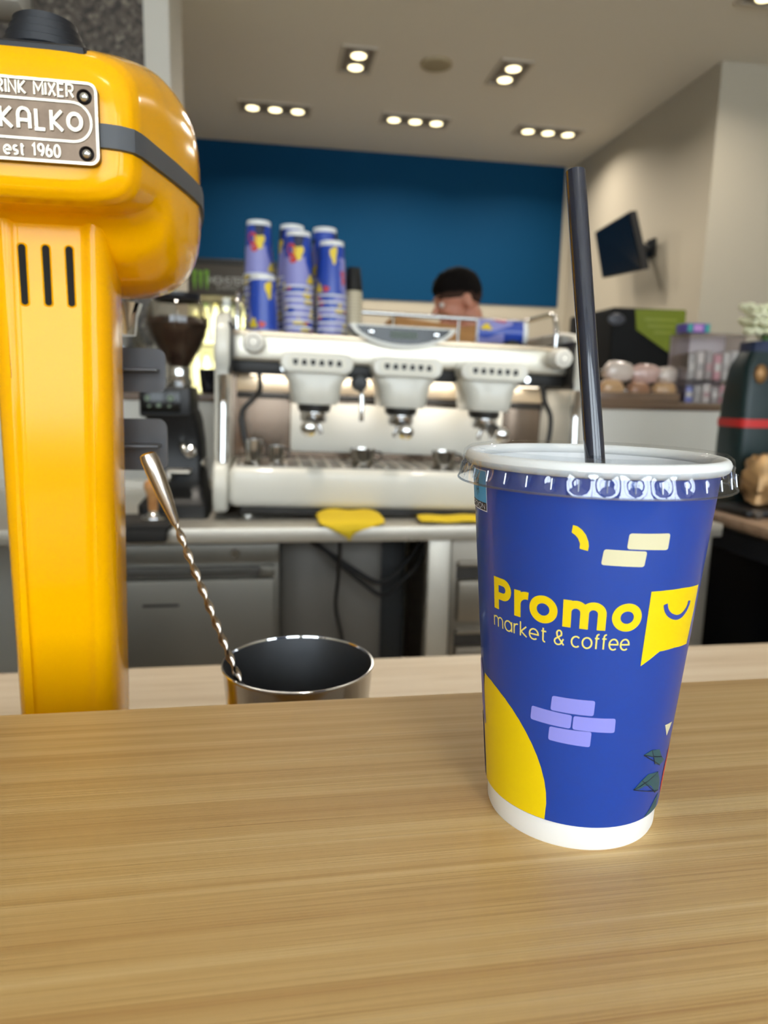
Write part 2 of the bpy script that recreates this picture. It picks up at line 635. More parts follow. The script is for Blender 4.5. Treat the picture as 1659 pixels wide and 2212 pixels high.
# louvred unit on the pillar
p = aty(66, 46, 2.97)
vx, vz = p.x, p.z
t = thing('wall_vent', 'white louvred air unit on the stone pillar above the mixer', 'air vent', (vx - .25, 2.99, vz))
MB().box(-.15, .25, -.16, .005, 0, .03, .006).box(-.15, .25, -.01, .005, 0, .3).box(.235, .25, -.16, 0, .03, .3, .004).box(-.15, .25, -.16, 0, .27, .3, .004).obj('case', mat('vent_white', (222, 218, 208), .5), t)
for k in range(7):
    MB().box(-.15, .235, -.14, -.11, .045 + k * .032, .051 + k * .032, R=Matrix.Rotation(.5, 3, 'X')).obj('slat', mat('vent_slat', (70, 66, 62), .6), t, smooth=0)
# television on the right wall
ca, cb, cc, cdn = aty(1285, 502, 5.15), aty(1361, 456, 4.62), aty(1389, 582, 4.55), aty(1301, 601, 5.08)
nrm = (cb - ca).cross(cdn - ca).normalized()
if nrm.dot(CAM - ca) < 0:
    nrm = -nrm
tv = thing('television', 'black flat screen television angled out from the right wall', 'television', tuple((ca + cc) / 2))
q = [ca, cb, cc, cdn]
m_ = MB()
m_.add([v + nrm * .0 for v in q] + [v - nrm * .045 for v in q], [(0, 1, 2, 3), (7, 6, 5, 4), (0, 4, 5, 1), (1, 5, 6, 2), (2, 6, 7, 3), (3, 7, 4, 0)])
m_.obj('case', mat('tv_case', (14, 14, 16), .5), tv, smooth=0, world=True)
ctr = (ca + cb + cc + cdn) / 4
m_ = MB()
m_.add([ctr + (v - ctr) * .95 + nrm * .002 for v in q], [(0, 1, 2, 3)])
m_.obj('screen', mat('tv_screen', (8, 10, 16), .25), tv, smooth=0, world=True)
MB().tube([ctr - nrm * .04, ctr - nrm * .16, Vector((2.65, ctr.y - .05, ctr.z))], .022, 10).box(2.63, 2.65, ctr.y - .10, ctr.y, ctr.z - .06, ctr.z + .06).obj('wall_bracket', BLACK, tv, world=True)

# ================================================================ bar and counters
BAR = 1.09
OAK = wood_mat('oak_bar', [(194, 155, 97), (209, 174, 115), (222, 192, 136)], sx=1.4, sy=170., rough=.5, coat=.04)
OAK2 = wood_mat('pale_oak', [(186, 168, 142), (199, 182, 158), (208, 194, 172)], sx=1.6, sy=52., rough=.42)
t = thing('bar_counter', 'thick oak bar top in the foreground under the blue takeaway cup', 'counter', (0, .1, 0))
MB().box(-1.9, 2.1, -.14, .340, BAR - .045, BAR, .0025, 2).obj('bar_top', OAK, t, world=True)
MB().box(-1.9, 2.1, .10, .30, 0, BAR - .045).obj('front_panel', mat('bar_front', (206, 200, 190), .6), t, smooth=0, world=True)
t = thing('work_counter', 'pale oak work counter one step below the bar top', 'counter', (0, .6, 0))
MB().box(-1.9, 2.1, .302, .8715, .865, .90, .002, 2).obj('counter_top', OAK2, t, world=True)
MB().box(-1.9, 2.1, .302, .82, 0, .865).obj('cabinet_body', mat('cabinet_grey', (150, 148, 142), .5), t, smooth=0, world=True)

# ================================================================ takeaway cup
CX, CY = .11463, .23705
KC = .0823
R0 = .0322 - .0095 * KC


def cr(z):
    return R0 + KC * z


def cone_hit(px, py):
    v = ray(px, py)
    o = CAM - Vector((CX, CY, BAR))
    A = v.x ** 2 + v.y ** 2 - KC * KC * v.z ** 2
    q = R0 + KC * o.z
    Bq = 2 * (o.x * v.x + o.y * v.y - q * KC * v.z)
    Cc = o.x ** 2 + o.y ** 2 - q * q
    D = Bq * Bq - 4 * A * Cc
    tt = (-Bq - math.sqrt(max(D, 0))) / (2 * A)
    h = o + v * tt
    return math.atan2(h.x, -h.y), h.z


def on_cup(th, z, off=.00012):
    r = cr(z) + off
    return Vector((r * sin(th), -r * cos(th), z))


RREF = cr(.0817)


def cupmm(u, v, h):
    """u, v in mm along the sleeve (u = arc at the wordmark)"""
    return on_cup(u / 1000 / RREF, v / 1000, .00012 + h)


cup = thing('takeaway_cup', 'blue printed paper takeaway cup with clear lid on the oak bar', 'cup', (CX, CY, BAR))
BLUE = mat('cup_blue', (17, 62, 156), .32, coat=.25)
YEL = mat('print_yellow', (238, 206, 0), .38, coat=.15)
CREAM = mat('print_cream', (214, 208, 172), .4)
LILAC = mat('print_lilac', (140, 142, 226), .4)
PAPER = mat('white_paper', (238, 238, 236), .5)
zt = .1349
MB().lathe([(cr(z_) if z_ > .0096 else cr(z_) - .0, z_) for z_ in [.0095 + (.1315 - .0095) * i / 20 for i in range(21)]], n=96).lathe([(cr(.0095), .0095), (.0300, .0095)], n=96).obj('sleeve', BLUE, cup)
MB().lathe([(.029, .004), (.0295, 0), (.0306, 0), (.0310, .001), (.0313, .0098)], n=96).lathe([(.029, .004), (.001, .0045)], n=48, cap1=True).obj('base', PAPER, cup)
inner = [(.001, .008), (.028, .008)] + [(cr(z_) - .0022, z_) for z_ in [.012 + (.1315 - .012) * i / 10 for i in range(11)]]
MB().lathe(inner, n=96, cap0=True).obj('inner_wall', mat('cup_inside', (250, 251, 252), .5), cup)
rim = [(.0432 + .0019 * cos(RAD(a)), .1326 + .0024 * sin(RAD(a))) for a in range(0, 361, 24)]
MB().lathe(rim, n=96).obj('rolled_rim', PAPER, cup)
# lid
CLEAR = clear_mat('clear_lid_plastic', (253, 254, 255), .04, .05, .45)
lid_prof = [(.001, .1338), (.030, .1338), (.0385, .1340), (.0398, .1352), (.0412, .1362), (.0440, .1362), (.0456, .1350), (.0461, .1325), (.0459, .1300), (.0462, .1285), (.0470, .1262), (.0474, .1256), (.0474, .1250)]
n = 288


def lid_rings(prof_, flute):
    out = []
    for k, (r, z) in enumerate(prof_):
        out.append([Vector(((r + flute[k] * (abs(sin(18 * 2 * pi * j / n)) - .6)) * sin(2 * pi * j / n), -(r + flute[k] * (abs(sin(18 * 2 * pi * j / n)) - .6)) * cos(2 * pi * j / n), z)) for j in range(n)])
    return out


lo = MB().loft(lid_rings(lid_prof[:8], [0] * 8), True, False).obj('lid', CLEAR, cup, smooth=50)
lo['label'] = 'clear plastic lid with ribbed skirt'
sk = [(.0461, .1325), (.0459, .1312), (.0460, .1302), (.0462, .1292), (.0465, .1280), (.0469, .1268), (.0473, .1258), (.0474, .1250)]
MB().loft(lid_rings(sk, [0, .0003, .0009, .0011, .0010, .0005, .0001, 0]), False, False).obj('lid_skirt', clear_mat('lid_skirt_plastic', (240, 246, 254), .16, .06, 1.6), lo, smooth=50)
MB().lathe([(.0474 + .0004 * cos(RAD(a)), .1250 + .0004 * sin(RAD(a))) for a in range(0, 361, 45)], n=96).obj('lid_edge', clear_mat('lid_edge_plastic', (225, 232, 240), .25, .1), lo)
for k in range(36):
    a = 2 * pi * k / 36
    d_ = Vector((sin(a), -cos(a), 0))
    MB().tube([d_ * .0464 + Vector((0, 0, .1300)), d_ * .0470 + Vector((0, 0, .1266))], .00025, 5).obj('lid_rib', clear_mat('lid_rib_plastic', (235, 240, 246), .35, .1), lo)
# --- wordmark
SW = 2.6
mb = MB()


def bold(strokes, x):
    for i_, s_ in enumerate(strokes):
        pts = subdiv([(x + a, 81.7 + b) for a, b in s_], .6)
        ribbon(mb, pts, SW, cupmm, 6e-6 * i_, closed=len(s_) > 30)


D2U = RREF * 1000 * pi / 180
bold([[(1.3, 0), (1.3, 11.4)], [(1.3, 10.1), (4.9, 10.1)] + arc(4.9, 7.55, 2.5, 2.55, 90, -90) + [(1.3, 5.0)]], -75.2 * D2U)
bold([[(1.3, 0), (1.3, 9.2)], arc(4.9, 4.5, 3.6, 3.5, 180, 80)], -60.1 * D2U)
bold([arc(4.75, 4.6, 3.45, 3.4, 0, 360, 40)], -51.1 * D2U)
bold([[(1.3, 0), (1.3, 9.2)], [(1.3, 4.5)] + arc(3.95, 5.3, 2.65, 2.65, 180, 0) + [(6.6, 0)], [(6.6, 4.5)] + arc(9.25, 5.3, 2.65, 2.65, 180, 0) + [(11.9, 0)]], -34.3 * D2U)
bold([arc(4.75, 4.6, 3.45, 3.4, 0, 360, 40)], -11.9 * D2U)
mb.obj('wordmark_print', YEL, cup, smooth=0)['label'] = 'yellow Promo wordmark print'
mb = MB()
for txt, a0, a1 in (('market', -75.6, -41.8), ('&', -37.8, -32.9), ('coffee', -29.6, -2.3)):
    write(mb, txt, a0 * D2U, 75.3, (a1 - a0) * D2U, 5.0, .50, lambda u, v, h: cupmm(u, v, h), gap=.2, step=.5)
mb.obj('tagline_print', mat('print_pale_yellow', (240, 222, 110), .4), cup, smooth=0)['label'] = 'thin yellow market & coffee lettering'


def patch(name, pts, material, off=.00013, label=None, rounded=0, parent=cup, mm=False):
    """outline in photo pixels dropped on the sleeve"""
    uv = pts if mm else [(lambda h: (h[0] * RREF * 1000, h[1] * 1000))(cone_hit(*p)) for p in pts]
    if rounded:
        out = []
        k = len(uv)
        for i in range(k):
            a, b, c = Vector(uv[i - 1]), Vector(uv[i]), Vector(uv[(i + 1) % k])
            p0, p1 = b + (a - b).normalized() * rounded, b + (c - b).normalized() * rounded
            for s_ in range(5):
                u_ = s_ / 4
                out.append(tuple(p0 * (1 - u_) ** 2 + b * 2 * u_ * (1 - u_) + p1 * u_ ** 2))
        uv = out
    bm = bmesh.new()
    vs = [bm.verts.new((a, b, 0)) for a, b in uv]
    f = bm.faces.new(vs)
    bmesh.ops.triangulate(bm, faces=[f])
    for _ in range(5):
        es = [e for e in bm.edges if abs(e.verts[0].co.x - e.verts[1].co.x) > 1.0]
        if not es:
            break
        bmesh.ops.subdivide_edges(bm, edges=es, cuts=1)
        bmesh.ops.triangulate(bm, faces=[q for q in bm.faces if len(q.verts) > 3])
    bm.verts.index_update()
    m = MB()
    m.add([on_cup(v.co.x / 1000 / RREF, v.co.y / 1000, off) for v in bm.verts], [[v.index for v in q.verts] for q in bm.faces])
    bm.free()
    o = m.obj(name, material, parent, smooth=0)
    if label:
        o['label'] = label
    return o


em = patch('bag_emblem', [(1407, 1278), (1440, 1275), (1475, 1270), (1508, 1262), (1496, 1325), (1482, 1390), (1455, 1399), (1424, 1407), (1383, 1439)], YEL, label='yellow shopping bag emblem with a smile')
mb = MB()
sm = [cone_hit(*p) for p in [(1437, 1305), (1439, 1318), (1446, 1328), (1457, 1333), (1468, 1331), (1478, 1321), (1485, 1308), (1488, 1297)]]
sp_ = bz([(a * RREF * 1000, b * 1000, 0) for a, b in sm], 28)
ribbon(mb, [(p.x, p.y) for p in sp_], 1.7, lambda u, v, h: on_cup(u / 1000 / RREF, v / 1000, .00022))
mb.obj('smile', mat('print_blue', (44, 68, 160), .4), em, smooth=0)
patch('crescent_print', [(1238, 1134), (1248, 1137), (1258, 1145), (1266, 1156), (1271, 1170), (1272, 1180), (1270, 1190), (1252, 1185), (1253, 1174), (1249, 1163), (1243, 1156), (1235, 1150)], YEL)
patch('brick_print', [(1360, 1152), (1448, 1152), (1442, 1188), (1354, 1186)], CREAM, rounded=.9)
patch('brick_print', [(1305, 1186), (1398, 1191), (1391, 1225), (1298, 1220)], CREAM, rounded=.9)
for q in ([(1193, 1502), (1286, 1514), (1282, 1547), (1189, 1533)], [(1149, 1523), (1236, 1545), (1232, 1574), (1146, 1552)], [(1239, 1546), (1330, 1552), (1327, 1583), (1236, 1575)], [(1187, 1568), (1278, 1581), (1274, 1614), (1184, 1597)]):
    patch('brick_print', q, LILAC, rounded=.9)
drop = [(1048, 1452), (1062, 1470), (1075, 1487), (1091, 1508), (1107, 1531), (1122, 1555), (1136, 1580), (1149, 1606), (1160, 1632), (1169, 1658), (1176, 1686), (1179.5, 1712), (1180, 1736), (1176, 1768)]
uvd = [(lambda h: (h[0] * RREF * 1000, h[1] * 1000))(cone_hit(*p)) for p in drop]
u1 = uvd[-1][0]
u0 = cone_hit(1049, 1600)[0] * RREF * 1000
uvd[-1] = (u1, 9.7)
uvd += [(u1 + (u0 - u1) * i / 6, 9.7) for i in range(1, 7)] + [(u0, 30), (u0, 38)]
patch('drop_print', uvd, YEL, mm=True, label='tall yellow drop shape')
ub = cone_hit(1050, 1545)[0] * RREF * 1000
patch('blob_print', [(ub, 36), (ub + .2, 33.5), (ub - .8, 32.5), (ub - 3.5, 36), (ub - 9, 41), (ub - 9, 55), (ub - 4, 58), (ub - .8, 52)], mat('print_violet', (112, 112, 190), .4), off=.0002, mm=True)
uc = cone_hit(1049, 1640)[0] * RREF * 1000
patch('stripe_print', [(uc - 8, 9.8), (uc - .5, 9.8), (uc - 1.0, 20), (uc - 2.2, 33), (uc - 9, 33)], mat('print_brown', (92, 66, 84), .4), off=.0002, mm=True)
patch('triangle_print', [(1436, 1566), (1451, 1558), (1439, 1589)], CREAM)
LEAF = mat('print_leaf', (46, 84, 92), .45)
INK = mat('print_ink', (24, 34, 52), .45)
for q in ([(1390, 1631), (1408, 1620), (1424, 1618), (1429, 1634), (1434, 1640), (1424, 1652), (1414, 1650), (1411, 1636)], [(1368, 1706), (1386, 1686), (1400, 1672), (1421, 1666), (1424, 1690), (1421, 1706), (1414, 1712), (1405, 1696), (1392, 1698), (1378, 1706)]):
    lf = patch('leaf_print', q, LEAF)
    mb = MB()
    c_ = [(lambda h: (h[0] * RREF * 1000, h[1] * 1000))(cone_hit(*p)) for p in q]
    for a, b in ((0, 3), (0, 5), (1, 6)):
        ribbon(mb, subdiv([c_[a], c_[b % len(c_)]], .8), .32, lambda u, v, h: on_cup(u / 1000 / RREF, v / 1000, .0002))
    mb.obj('leaf_veins', INK, lf, smooth=0)
ur, vr = cone_hit(1436, 1640)
patch('berry_print', [(ur * RREF * 1000 + 1.2, 19), (ur * RREF * 1000 + 1.6, 25), (ur * RREF * 1000 + 3, 31), (ur * RREF * 1000 + 8, 34), (ur * RREF * 1000 + 9, 16), (ur * RREF * 1000 + 3, 14)], mat('print_red', (206, 76, 64), .4), mm=True)
ug = cone_hit(1395, 1765)[0] * RREF * 1000
patch('leaf_print', [(ug - 2, 9.9), (ug + 1.5, 11.6), (ug + 6, 15), (ug + 9, 16), (ug + 9, 9.9)], LEAF, mm=True)
# plastic marking panel
hl, hr = cone_hit(1029, 1060), cone_hit(1051, 1060)
ul, ur_ = hl[0] * RREF * 1000 - 5.5, hr[0] * RREF * 1000
ztp = cone_hit(1051, 1019)[1] * 1000
zb0 = cone_hit(1051, 1087)[1] * 1000
zb1 = cone_hit(1050, 1103)[1] * 1000
fr_ = patch('marking_border', [(ul - .4, zb1 - .4), (ur_ + .35, zb1 - .4), (ur_ + .35, ztp + .3), (ul - .4, ztp + .3)], mat('print_white', (222, 226, 240), .45), mm=True, label='light blue plastic marking panel')
patch('marking_panel', [(ul, zb0), (ur_, zb0), (ur_, ztp), (ul, ztp)], mat('print_sky', (72, 166, 226), .4), off=.0002, mm=True, parent=fr_)
patch('marking_bar', [(ul, zb1), (ur_, zb1), (ur_, zb0), (ul, zb0)], mat('print_black', (18, 22, 40), .45), off=.0002, mm=True, parent=fr_)
mb = MB()
write(mb, 'ΠPOION', ul + .3, zb1 + .45, ur_ - ul - 1.2, zb0 - zb1 - .9, .28, lambda u, v, h: on_cup(u / 1000 / RREF, v / 1000, .0003), step=.5)
mb.obj('marking_text', mat('print_white', (222, 226, 240), .45), fr_, smooth=0)
mb = MB()
um, zm = (ul + ur_) / 2 + .8, (ztp + zb0) / 2 + .4
for s_ in (arc(um, zm, 1.2, 2.1, 0, 360, 20), [(um - 1.2, zm + 1), (um - 2.2, zm + 2.4)], [(um + 1.2, zm + 1), (um + 1.8, zm + 2.2)], [(um - 1, zm - 1.2), (um - 1.7, zm - 3)], [(um + 1, zm - 1.2), (um + 1.3, zm - 3.2)], [(um, zm + 2.1), (um, zm + 3.4)], [(um, zm - 2.1), (um - .2, zm - 4)], [(um - 1, zm), (um + 1, zm + .4)]):
    ribbon(mb, subdiv(s_, .5), .3, lambda u, v, h: on_cup(u / 1000 / RREF, v / 1000, .0003))
mb.obj('marking_turtle', INK, fr_, smooth=0)

# straw
a_ = aty(1285, 990, .240)
b_ = aty(1243, 371, .263)
dr = (b_ - a_).normalized()
bot = a_ - dr * .118
straw = thing('drinking_straw', 'black plastic straw standing in the blue takeaway cup', 'straw', tuple(bot))
rs = .0036
st = MB()
ax = dr
e1 = ax.cross(Vector((0, 1, 0))).normalized()
e2 = ax.cross(e1)


def sring(s_, r):
    return [bot + ax * s_ + (e1 * cos(2 * pi * j / 32) + e2 * sin(2 * pi * j / 32)) * r for j in range(32)]


Ls = (b_ - bot).length
st.loft([sring(0, rs - .0003), sring(0, rs), sring(Ls * .5, rs), sring(Ls, rs), sring(Ls, rs - .0003), sring(0, rs - .0003)], False, False)
st.obj('tube', mat('straw_plastic', (18, 24, 44), .22, coat=1.), straw, world=True)

# ================================================================ drink mixer
MX = -.121
mixer = thing('drink_mixer', 'glossy yellow drink mixer standing at the left behind the bar', 'drink mixer', (MX, .50, .90))
ENAMEL = mat('yellow_enamel', (248, 177, 0), .14, spec=.32)


def wmix(m, name, material, parent=mixer, smooth=40.):
    return m.obj(name, material, parent, smooth, world=True)


# column with a recessed centre panel
def colring(z):
    k = (z - 1.04) / .30
    xl, xr = -.1580 - .001 * k, -.0965 + .006 * k
    yf, yb_ = .450, .505
    c = (xl + xr) / 2
    rr = .014
    pts = []
    gl, gr = -.1478 + .0062 * k, -.1112 + .0085 * k
    pts += [(xl, yf + rr), (xl + .001, yf + .009), (xl + .004, yf + .004), (xl + .009, yf + .0008), (xl + .012, yf)]
    pts += [(gl - .0035, yf), (gl - .0015, yf + .0006), (gl, yf + .0022), (gl + .0012, yf + .0027), (gl + .004, yf + .0027)]
    pts += [(c, yf + .0025), (gr - .004, yf + .0024), (gr - .001, yf + .0022), (gr + .0006, yf + .0012), (gr + .002, yf + .0002), (gr + .004, yf)]
    pts += [(xr - .0095, yf + .0002), (xr - .0068, yf + .0012), (xr - .0038, yf + .0036), (xr - .0012, yf + .008), (xr, yf + .014)]
    pts += [(xr, yb_ - rr), (xr - .004, yb_ - .004), (xr - rr, yb_), (xl + rr, yb_), (xl + .004, yb_ - .004), (xl, yb_ - rr)]
    return [Vector((x, y, z)) for x, y in pts]


col = wmix(MB().loft([colring(.925 + .43 * i / 12) for i in range(13)]), 'column', ENAMEL)
for k, x in enumerate((-.1376, -.1247, -.1120)):
    m = MB()
    ring = []
    for a in range(0, 360, 20):
        dz = .0148 if sin(RAD(a)) >= 0 else -.0148
        ring.append((x + .0019 * cos(RAD(a)), 1.3062 + dz + .0019 * sin(RAD(a))))
    m.prism(ring, lambda u, v, d: Vector((u, .4524 + d, v)), -.0004, .003)
    wmix(m, 'vent_slot', mat('slot_dark', (10, 8, 4), .8))
    m = MB()
    big = [(x + (u - x) * 1.55, 1.3062 + (v - 1.3062) * 1.06) for u, v in ring]
    rings = []
    for s_, dd in ((1.0, .0000), (1.3, -.0006), (1.6, .0002)):
        rings.append([Vector((x + (u - x) * s_, .4524 + dd, 1.3062 + (v - 1.3062) * (1 + (s_ - 1) * .1))) for u, v in ring])
    m.loft(rings, False, False)
    wmix(m, 'vent_lip', ENAMEL)

# head: rounded sections lofted along Y
HS = [  # y, half width, top, bottom, exponent
    (.4085, .040, 1.398, 1.349, 3.2), (.4100, .047, 1.405, 1.343, 3.4), (.4135, .0525, 1.4105, 1.3395, 3.6), (.420, .0555, 1.4150, 1.3380, 3.8),
    (.430, .0580, 1.4195, 1.3385, 3.8), (.445, .0620, 1.4250, 1.3390, 3.6), (.455, .0645, 1.4290, 1.3330, 3.5), (.465, .0670, 1.4330, 1.3200, 3.4), (.490, .0725, 1.4420, 1.3085, 3.2),
    (.515, .0770, 1.4500, 1.3030, 2.7), (.540, .0762, 1.4550, 1.3040, 2.7), (.570, .0730, 1.4550, 1.3075, 2.6), (.600, .0680, 1.4510, 1.3115, 2.5),
    (.630, .0610, 1.4430, 1.3170, 2.4), (.655, .0520, 1.4310, 1.3230, 2.4), (.675, .0400, 1.4160, 1.3320, 2.3), (.688, .0260, 1.4000, 1.3450, 2.2), (.693, .0120, 1.3850, 1.3560, 2.0)]


def hp(y):
    for a, b in zip(HS, HS[1:]):
        if a[0] <= y <= b[0]:
            k = (y - a[0]) / (b[0] - a[0])
            return [a[i] + (b[i] - a[i]) * k for i in range(1, 5)]
    return list(HS[-1][1:])


def hring(y, n=72):
    a, zt_, zb_, e = hp(y)
    zc = (zt_ + zb_) / 2
    h = (zt_ - zb_) / 2
    out = []
    e0 = e
    for j in range(n):
        t_ = 2 * pi * j / n
        c_, s_ = cos(t_), sin(t_)
        e = e0 * 1.08 if s_ >= 0 else e0 * 1.35
        out.append(Vector((MX + a * math.copysign(abs(c_) ** (2 / e), c_), y, zc + h * math.copysign(abs(s_) ** (2 / e), s_))))
    return out


def hw(y, z):
    a, zt_, zb_, e = hp(y)
    u = min(abs(z - (zt_ + zb_) / 2) / ((zt_ - zb_) / 2), .999)
    return a * (1 - u ** e) ** (1 / e)


ys = []
for a, b in zip(HS, HS[1:]):
    ys += [a[0] + (b[0] - a[0]) * k / 3 for k in range(3)]
ys.append(HS[-1][0])
head = wmix(MB().loft([hring(y) for y in ys]), 'head', ENAMEL, smooth=60)
# grey band round the head
m = MB()
zb_, zt_ = 1.3635, 1.3765
yy = [.4088, .4100, .4135, .418, .425] + [.435 + .01 * k for k in range(23)]
path = [(hw(y, 1.37), y) for y in yy]
outl = [(MX - a, y) for a, y in path[::-1]] + [(MX + a, y) for a, y in path]
rings = []
for i, (x, y) in enumerate(outl):
    pa, pb = outl[max(i - 1, 0)], outl[min(i + 1, len(outl) - 1)]
    tn = Vector((pb[0] - pa[0], pb[1] - pa[1])).normalized()
    nn = Vector((tn.y, -tn.x))
    if nn.dot(Vector((x - MX, y - .55))) < 0:
        nn = -nn
    o0, o1 = Vector((x, y)) - nn * .002, Vector((x, y)) + nn * .0022
    rings.append([Vector((o0.x, o0.y, zb_)), Vector((o1.x, o1.y, zb_ + .0008)), Vector((o1.x, o1.y, zt_ - .0008)), Vector((o0.x, o0.y, zt_))])
m.loft(rings)
wmix(m, 'grey_band', mat('band_rubber', (74, 76, 80), .5), smooth=30)
# nameplate
PLATE = mat('aged_nameplate', (196, 186, 168), .34, 1., var=.12, vscale=90, bump=.3, bscale=500)
PLATED = mat('nameplate_recess', (116, 100, 86), .45, 1., var=.15, vscale=120)


def rrect(x0, x1, z0, z1, r, n=6):
    out = []
    for cx_, cz_, a0 in ((x1 - r, z1 - r, 0), (x0 + r, z1 - r, 90), (x0 + r, z0 + r, 180), (x1 - r, z0 + r, 270)):
        out += [(cx_ + r * cos(RAD(a0 + 90 * i / n)), cz_ + r * sin(RAD(a0 + 90 * i / n))) for i in range(n + 1)]
    return out


YP = .4045
fnp = lambda u, v, d: Vector((u, YP - d, v))
px0, px1, pz0, pz1 = -.1590, -.0830, 1.3545, 1.3935
m = MB()
m.prism(rrect(px0, px1, pz0, pz1, .0045), fnp, -.006, 0)
plate = wmix(m, 'nameplate', PLATED, smooth=30)
plate['label'] = 'engraved metal nameplate'
m = MB()
ribbon(m, rrect(px0 + .0007, px1 - .0007, pz0 + .0007, pz1 - .0007, .004) + [rrect(px0 + .0007, px1 - .0007, pz0 + .0007, pz1 - .0007, .004)[0]], .0014, fnp, -.0005, .0008, closed=True)
cap_l = rrect(px0 + .0034, px1 - .0034, 1.3652, 1.3836, .0090, 10)
ribbon(m, cap_l + [cap_l[0]], .0012, fnp, -.0005, .0007, closed=True)
wmix(m, 'nameplate_border', PLATE, plate, 30)
m = MB()
write(m, 'DRINK MIXER', -.1350, 1.3858, .0408, .0058, .00095, fnp, gap=.26, h0=-.0003, h1=.0008)
wmix(m, 'nameplate_lettering', PLATE, plate, 30)
m = MB()
write(m, 'KALK', -.1290, 1.3698, .0290, .0092, .0016, fnp, gap=.34, h0=-.0003, h1=.0010)
for xo in (-.0942, -.1478):
    ribbon(m, arc(xo, 1.3744, .0031, .0037, 0, 360, 30), .0018, fnp, -.0003, .0012, closed=True)
wmix(m, 'nameplate_lettering', PLATE, plate, 30)
m = MB()
write(m, 'est 1960', -.1282, 1.3574, .0262, .0054, .0010, fnp, gap=.28, h0=-.0003, h1=.0008)
wmix(m, 'nameplate_lettering', PLATE, plate, 30)
for xo in (px0 + .0064, px1 - .0064):
    for z in (1.3600, 1.3866):
        c_ = (xo, YP, z)
        r_ = MB().lathe([(.0016, .0002), (.0030, -.0008), (.0036, -.0004), (.0038, .001)], c_, 20, 'y').obj('screw_well', mat('well_dark', (40, 36, 36), .4, 1.), plate, world=True)
        MB().lathe([(.0002, -.0016), (.0014, -.0014), (.0022, -.0006), (.0023, .001)], c_, 16, 'y', cap0=True).obj('screw', CHROME, r_, world=True)
# black switch block on top
m = MB()
m.box(MX - .035, MX + .0310, .4135, .492, 1.4095, 1.4270, .003, 2, R=Matrix.Rotation(RAD(19), 3, 'X'))
cp = wmix(m, 'switch_base', mat('switch_black', (24, 26, 32), .5))
for k in range(4):
    r_ = .0225 - .002 * k
    MB().lathe([(r_ - .001, 1.424 + k * .0044), (r_, 1.425 + k * .0044), (r_, 1.4285 + k * .0044), (r_ - .002, 1.4295 + k * .0044), (.001, 1.4298 + k * .0044)], (MX + .001, .458, -.001), 28, cap1=True).obj('switch_ring', mat('switch_black', (24, 26, 32), .5), cp, world=True)
# cup guides behind the column
GUIDE = mat('guide_metal', (84, 84, 86), .38, .6, var=.08, vscale=40)
for (z0, z1, x1) in ((1.240, 1.272, -.0735), (1.182, 1.2205, -.0740)):
    m = MB()
    poly = rrect(MX - .048, x1, z0, z1, .007)
    m.prism(poly, lambda u, v, d: Vector((u, .560 + d - .35 * (u - MX) ** 2 * 10, v)), 0, .003)
    m.box(MX - .046, x1 - .004, .535, .562, (z0 + z1) / 2 - .0012, (z0 + z1) / 2 + .0012, .001)
    wmix(m, 'cup_guide', GUIDE)
MB().tube([(MX, .62, 1.31), (MX, .62, 1.19)], .004, 10).lathe([(.003, 0), (.013, .004), (.014, .008), (.003, .010)], (MX, .62, 1.185), 20).obj('spindle', CHROME, mixer, world=True)
MB().lathe([(.016, 1.285), (.018, 1.30), (.022, 1.31)], (MX, .62, 0), 20, cap0=True).obj('spindle_collar', CHROME, mixer, world=True)
MB().box(MX - .075, MX + .075, .425, .640, .900, .931, .014, 3).obj('base', ENAMEL, mixer, world=True)

# ================================================================ mixing tin with bar spoon
TX, TY, TR, TZ = .0185, .4199, .0465, 1.0787
tin = thing('mixing_tin', 'open stainless steel mixing tin behind the bar edge', 'mixing tin', (TX, TY, .90))
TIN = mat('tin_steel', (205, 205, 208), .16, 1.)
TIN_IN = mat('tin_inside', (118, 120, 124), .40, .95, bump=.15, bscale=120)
H = TZ - .90
MB().lathe([(.001, .0), (.030, 0), (.0325, .002)] + [(.0330 + (TR - .0006 - .0330) * (k / 10), .004 + (H - .006) * k / 10) for k in range(11)], n=72, cap0=True).obj('wall', TIN, tin)
MB().lathe([(TR - .0006, H - .002), (TR + .0002, H - .0012), (TR + .0003, H - .0004), (TR, H), (TR - .0008, H), (TR - .0011, H - .0010)], n=72).obj('rim', CHROME, tin)
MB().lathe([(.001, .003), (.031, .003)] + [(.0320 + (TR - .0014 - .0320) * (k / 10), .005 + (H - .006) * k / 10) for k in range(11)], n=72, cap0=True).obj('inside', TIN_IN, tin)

s0 = aty(318, 978, .405)
s1 = aty(520, 1478, .3985)
dv = (s1 - s0).normalized()
send = s0 + dv * ((s0.z - .915) / -dv.z)
spoon = thing('bar_spoon', 'long twisted steel bar spoon leaning in the mixing tin', 'bar spoon', tuple(send))
SP = mat('spoon_steel', (186, 172, 158), .2, 1.)
Lt = (send - s0).length
m = MB()
e1 = dv.cross(Vector((0, 1, 0))).normalized()
e2 = dv.cross(e1)


def spr(s_, ra, rb, tw):
    c_ = s0 + dv * s_
    u = e1 * cos(tw) + e2 * sin(tw)
    v = e2 * cos(tw) - e1 * sin(tw)
    return [c_ + u * ra * cos(2 * pi * j / 14) + v * rb * sin(2 * pi * j / 14) for j in range(14)]


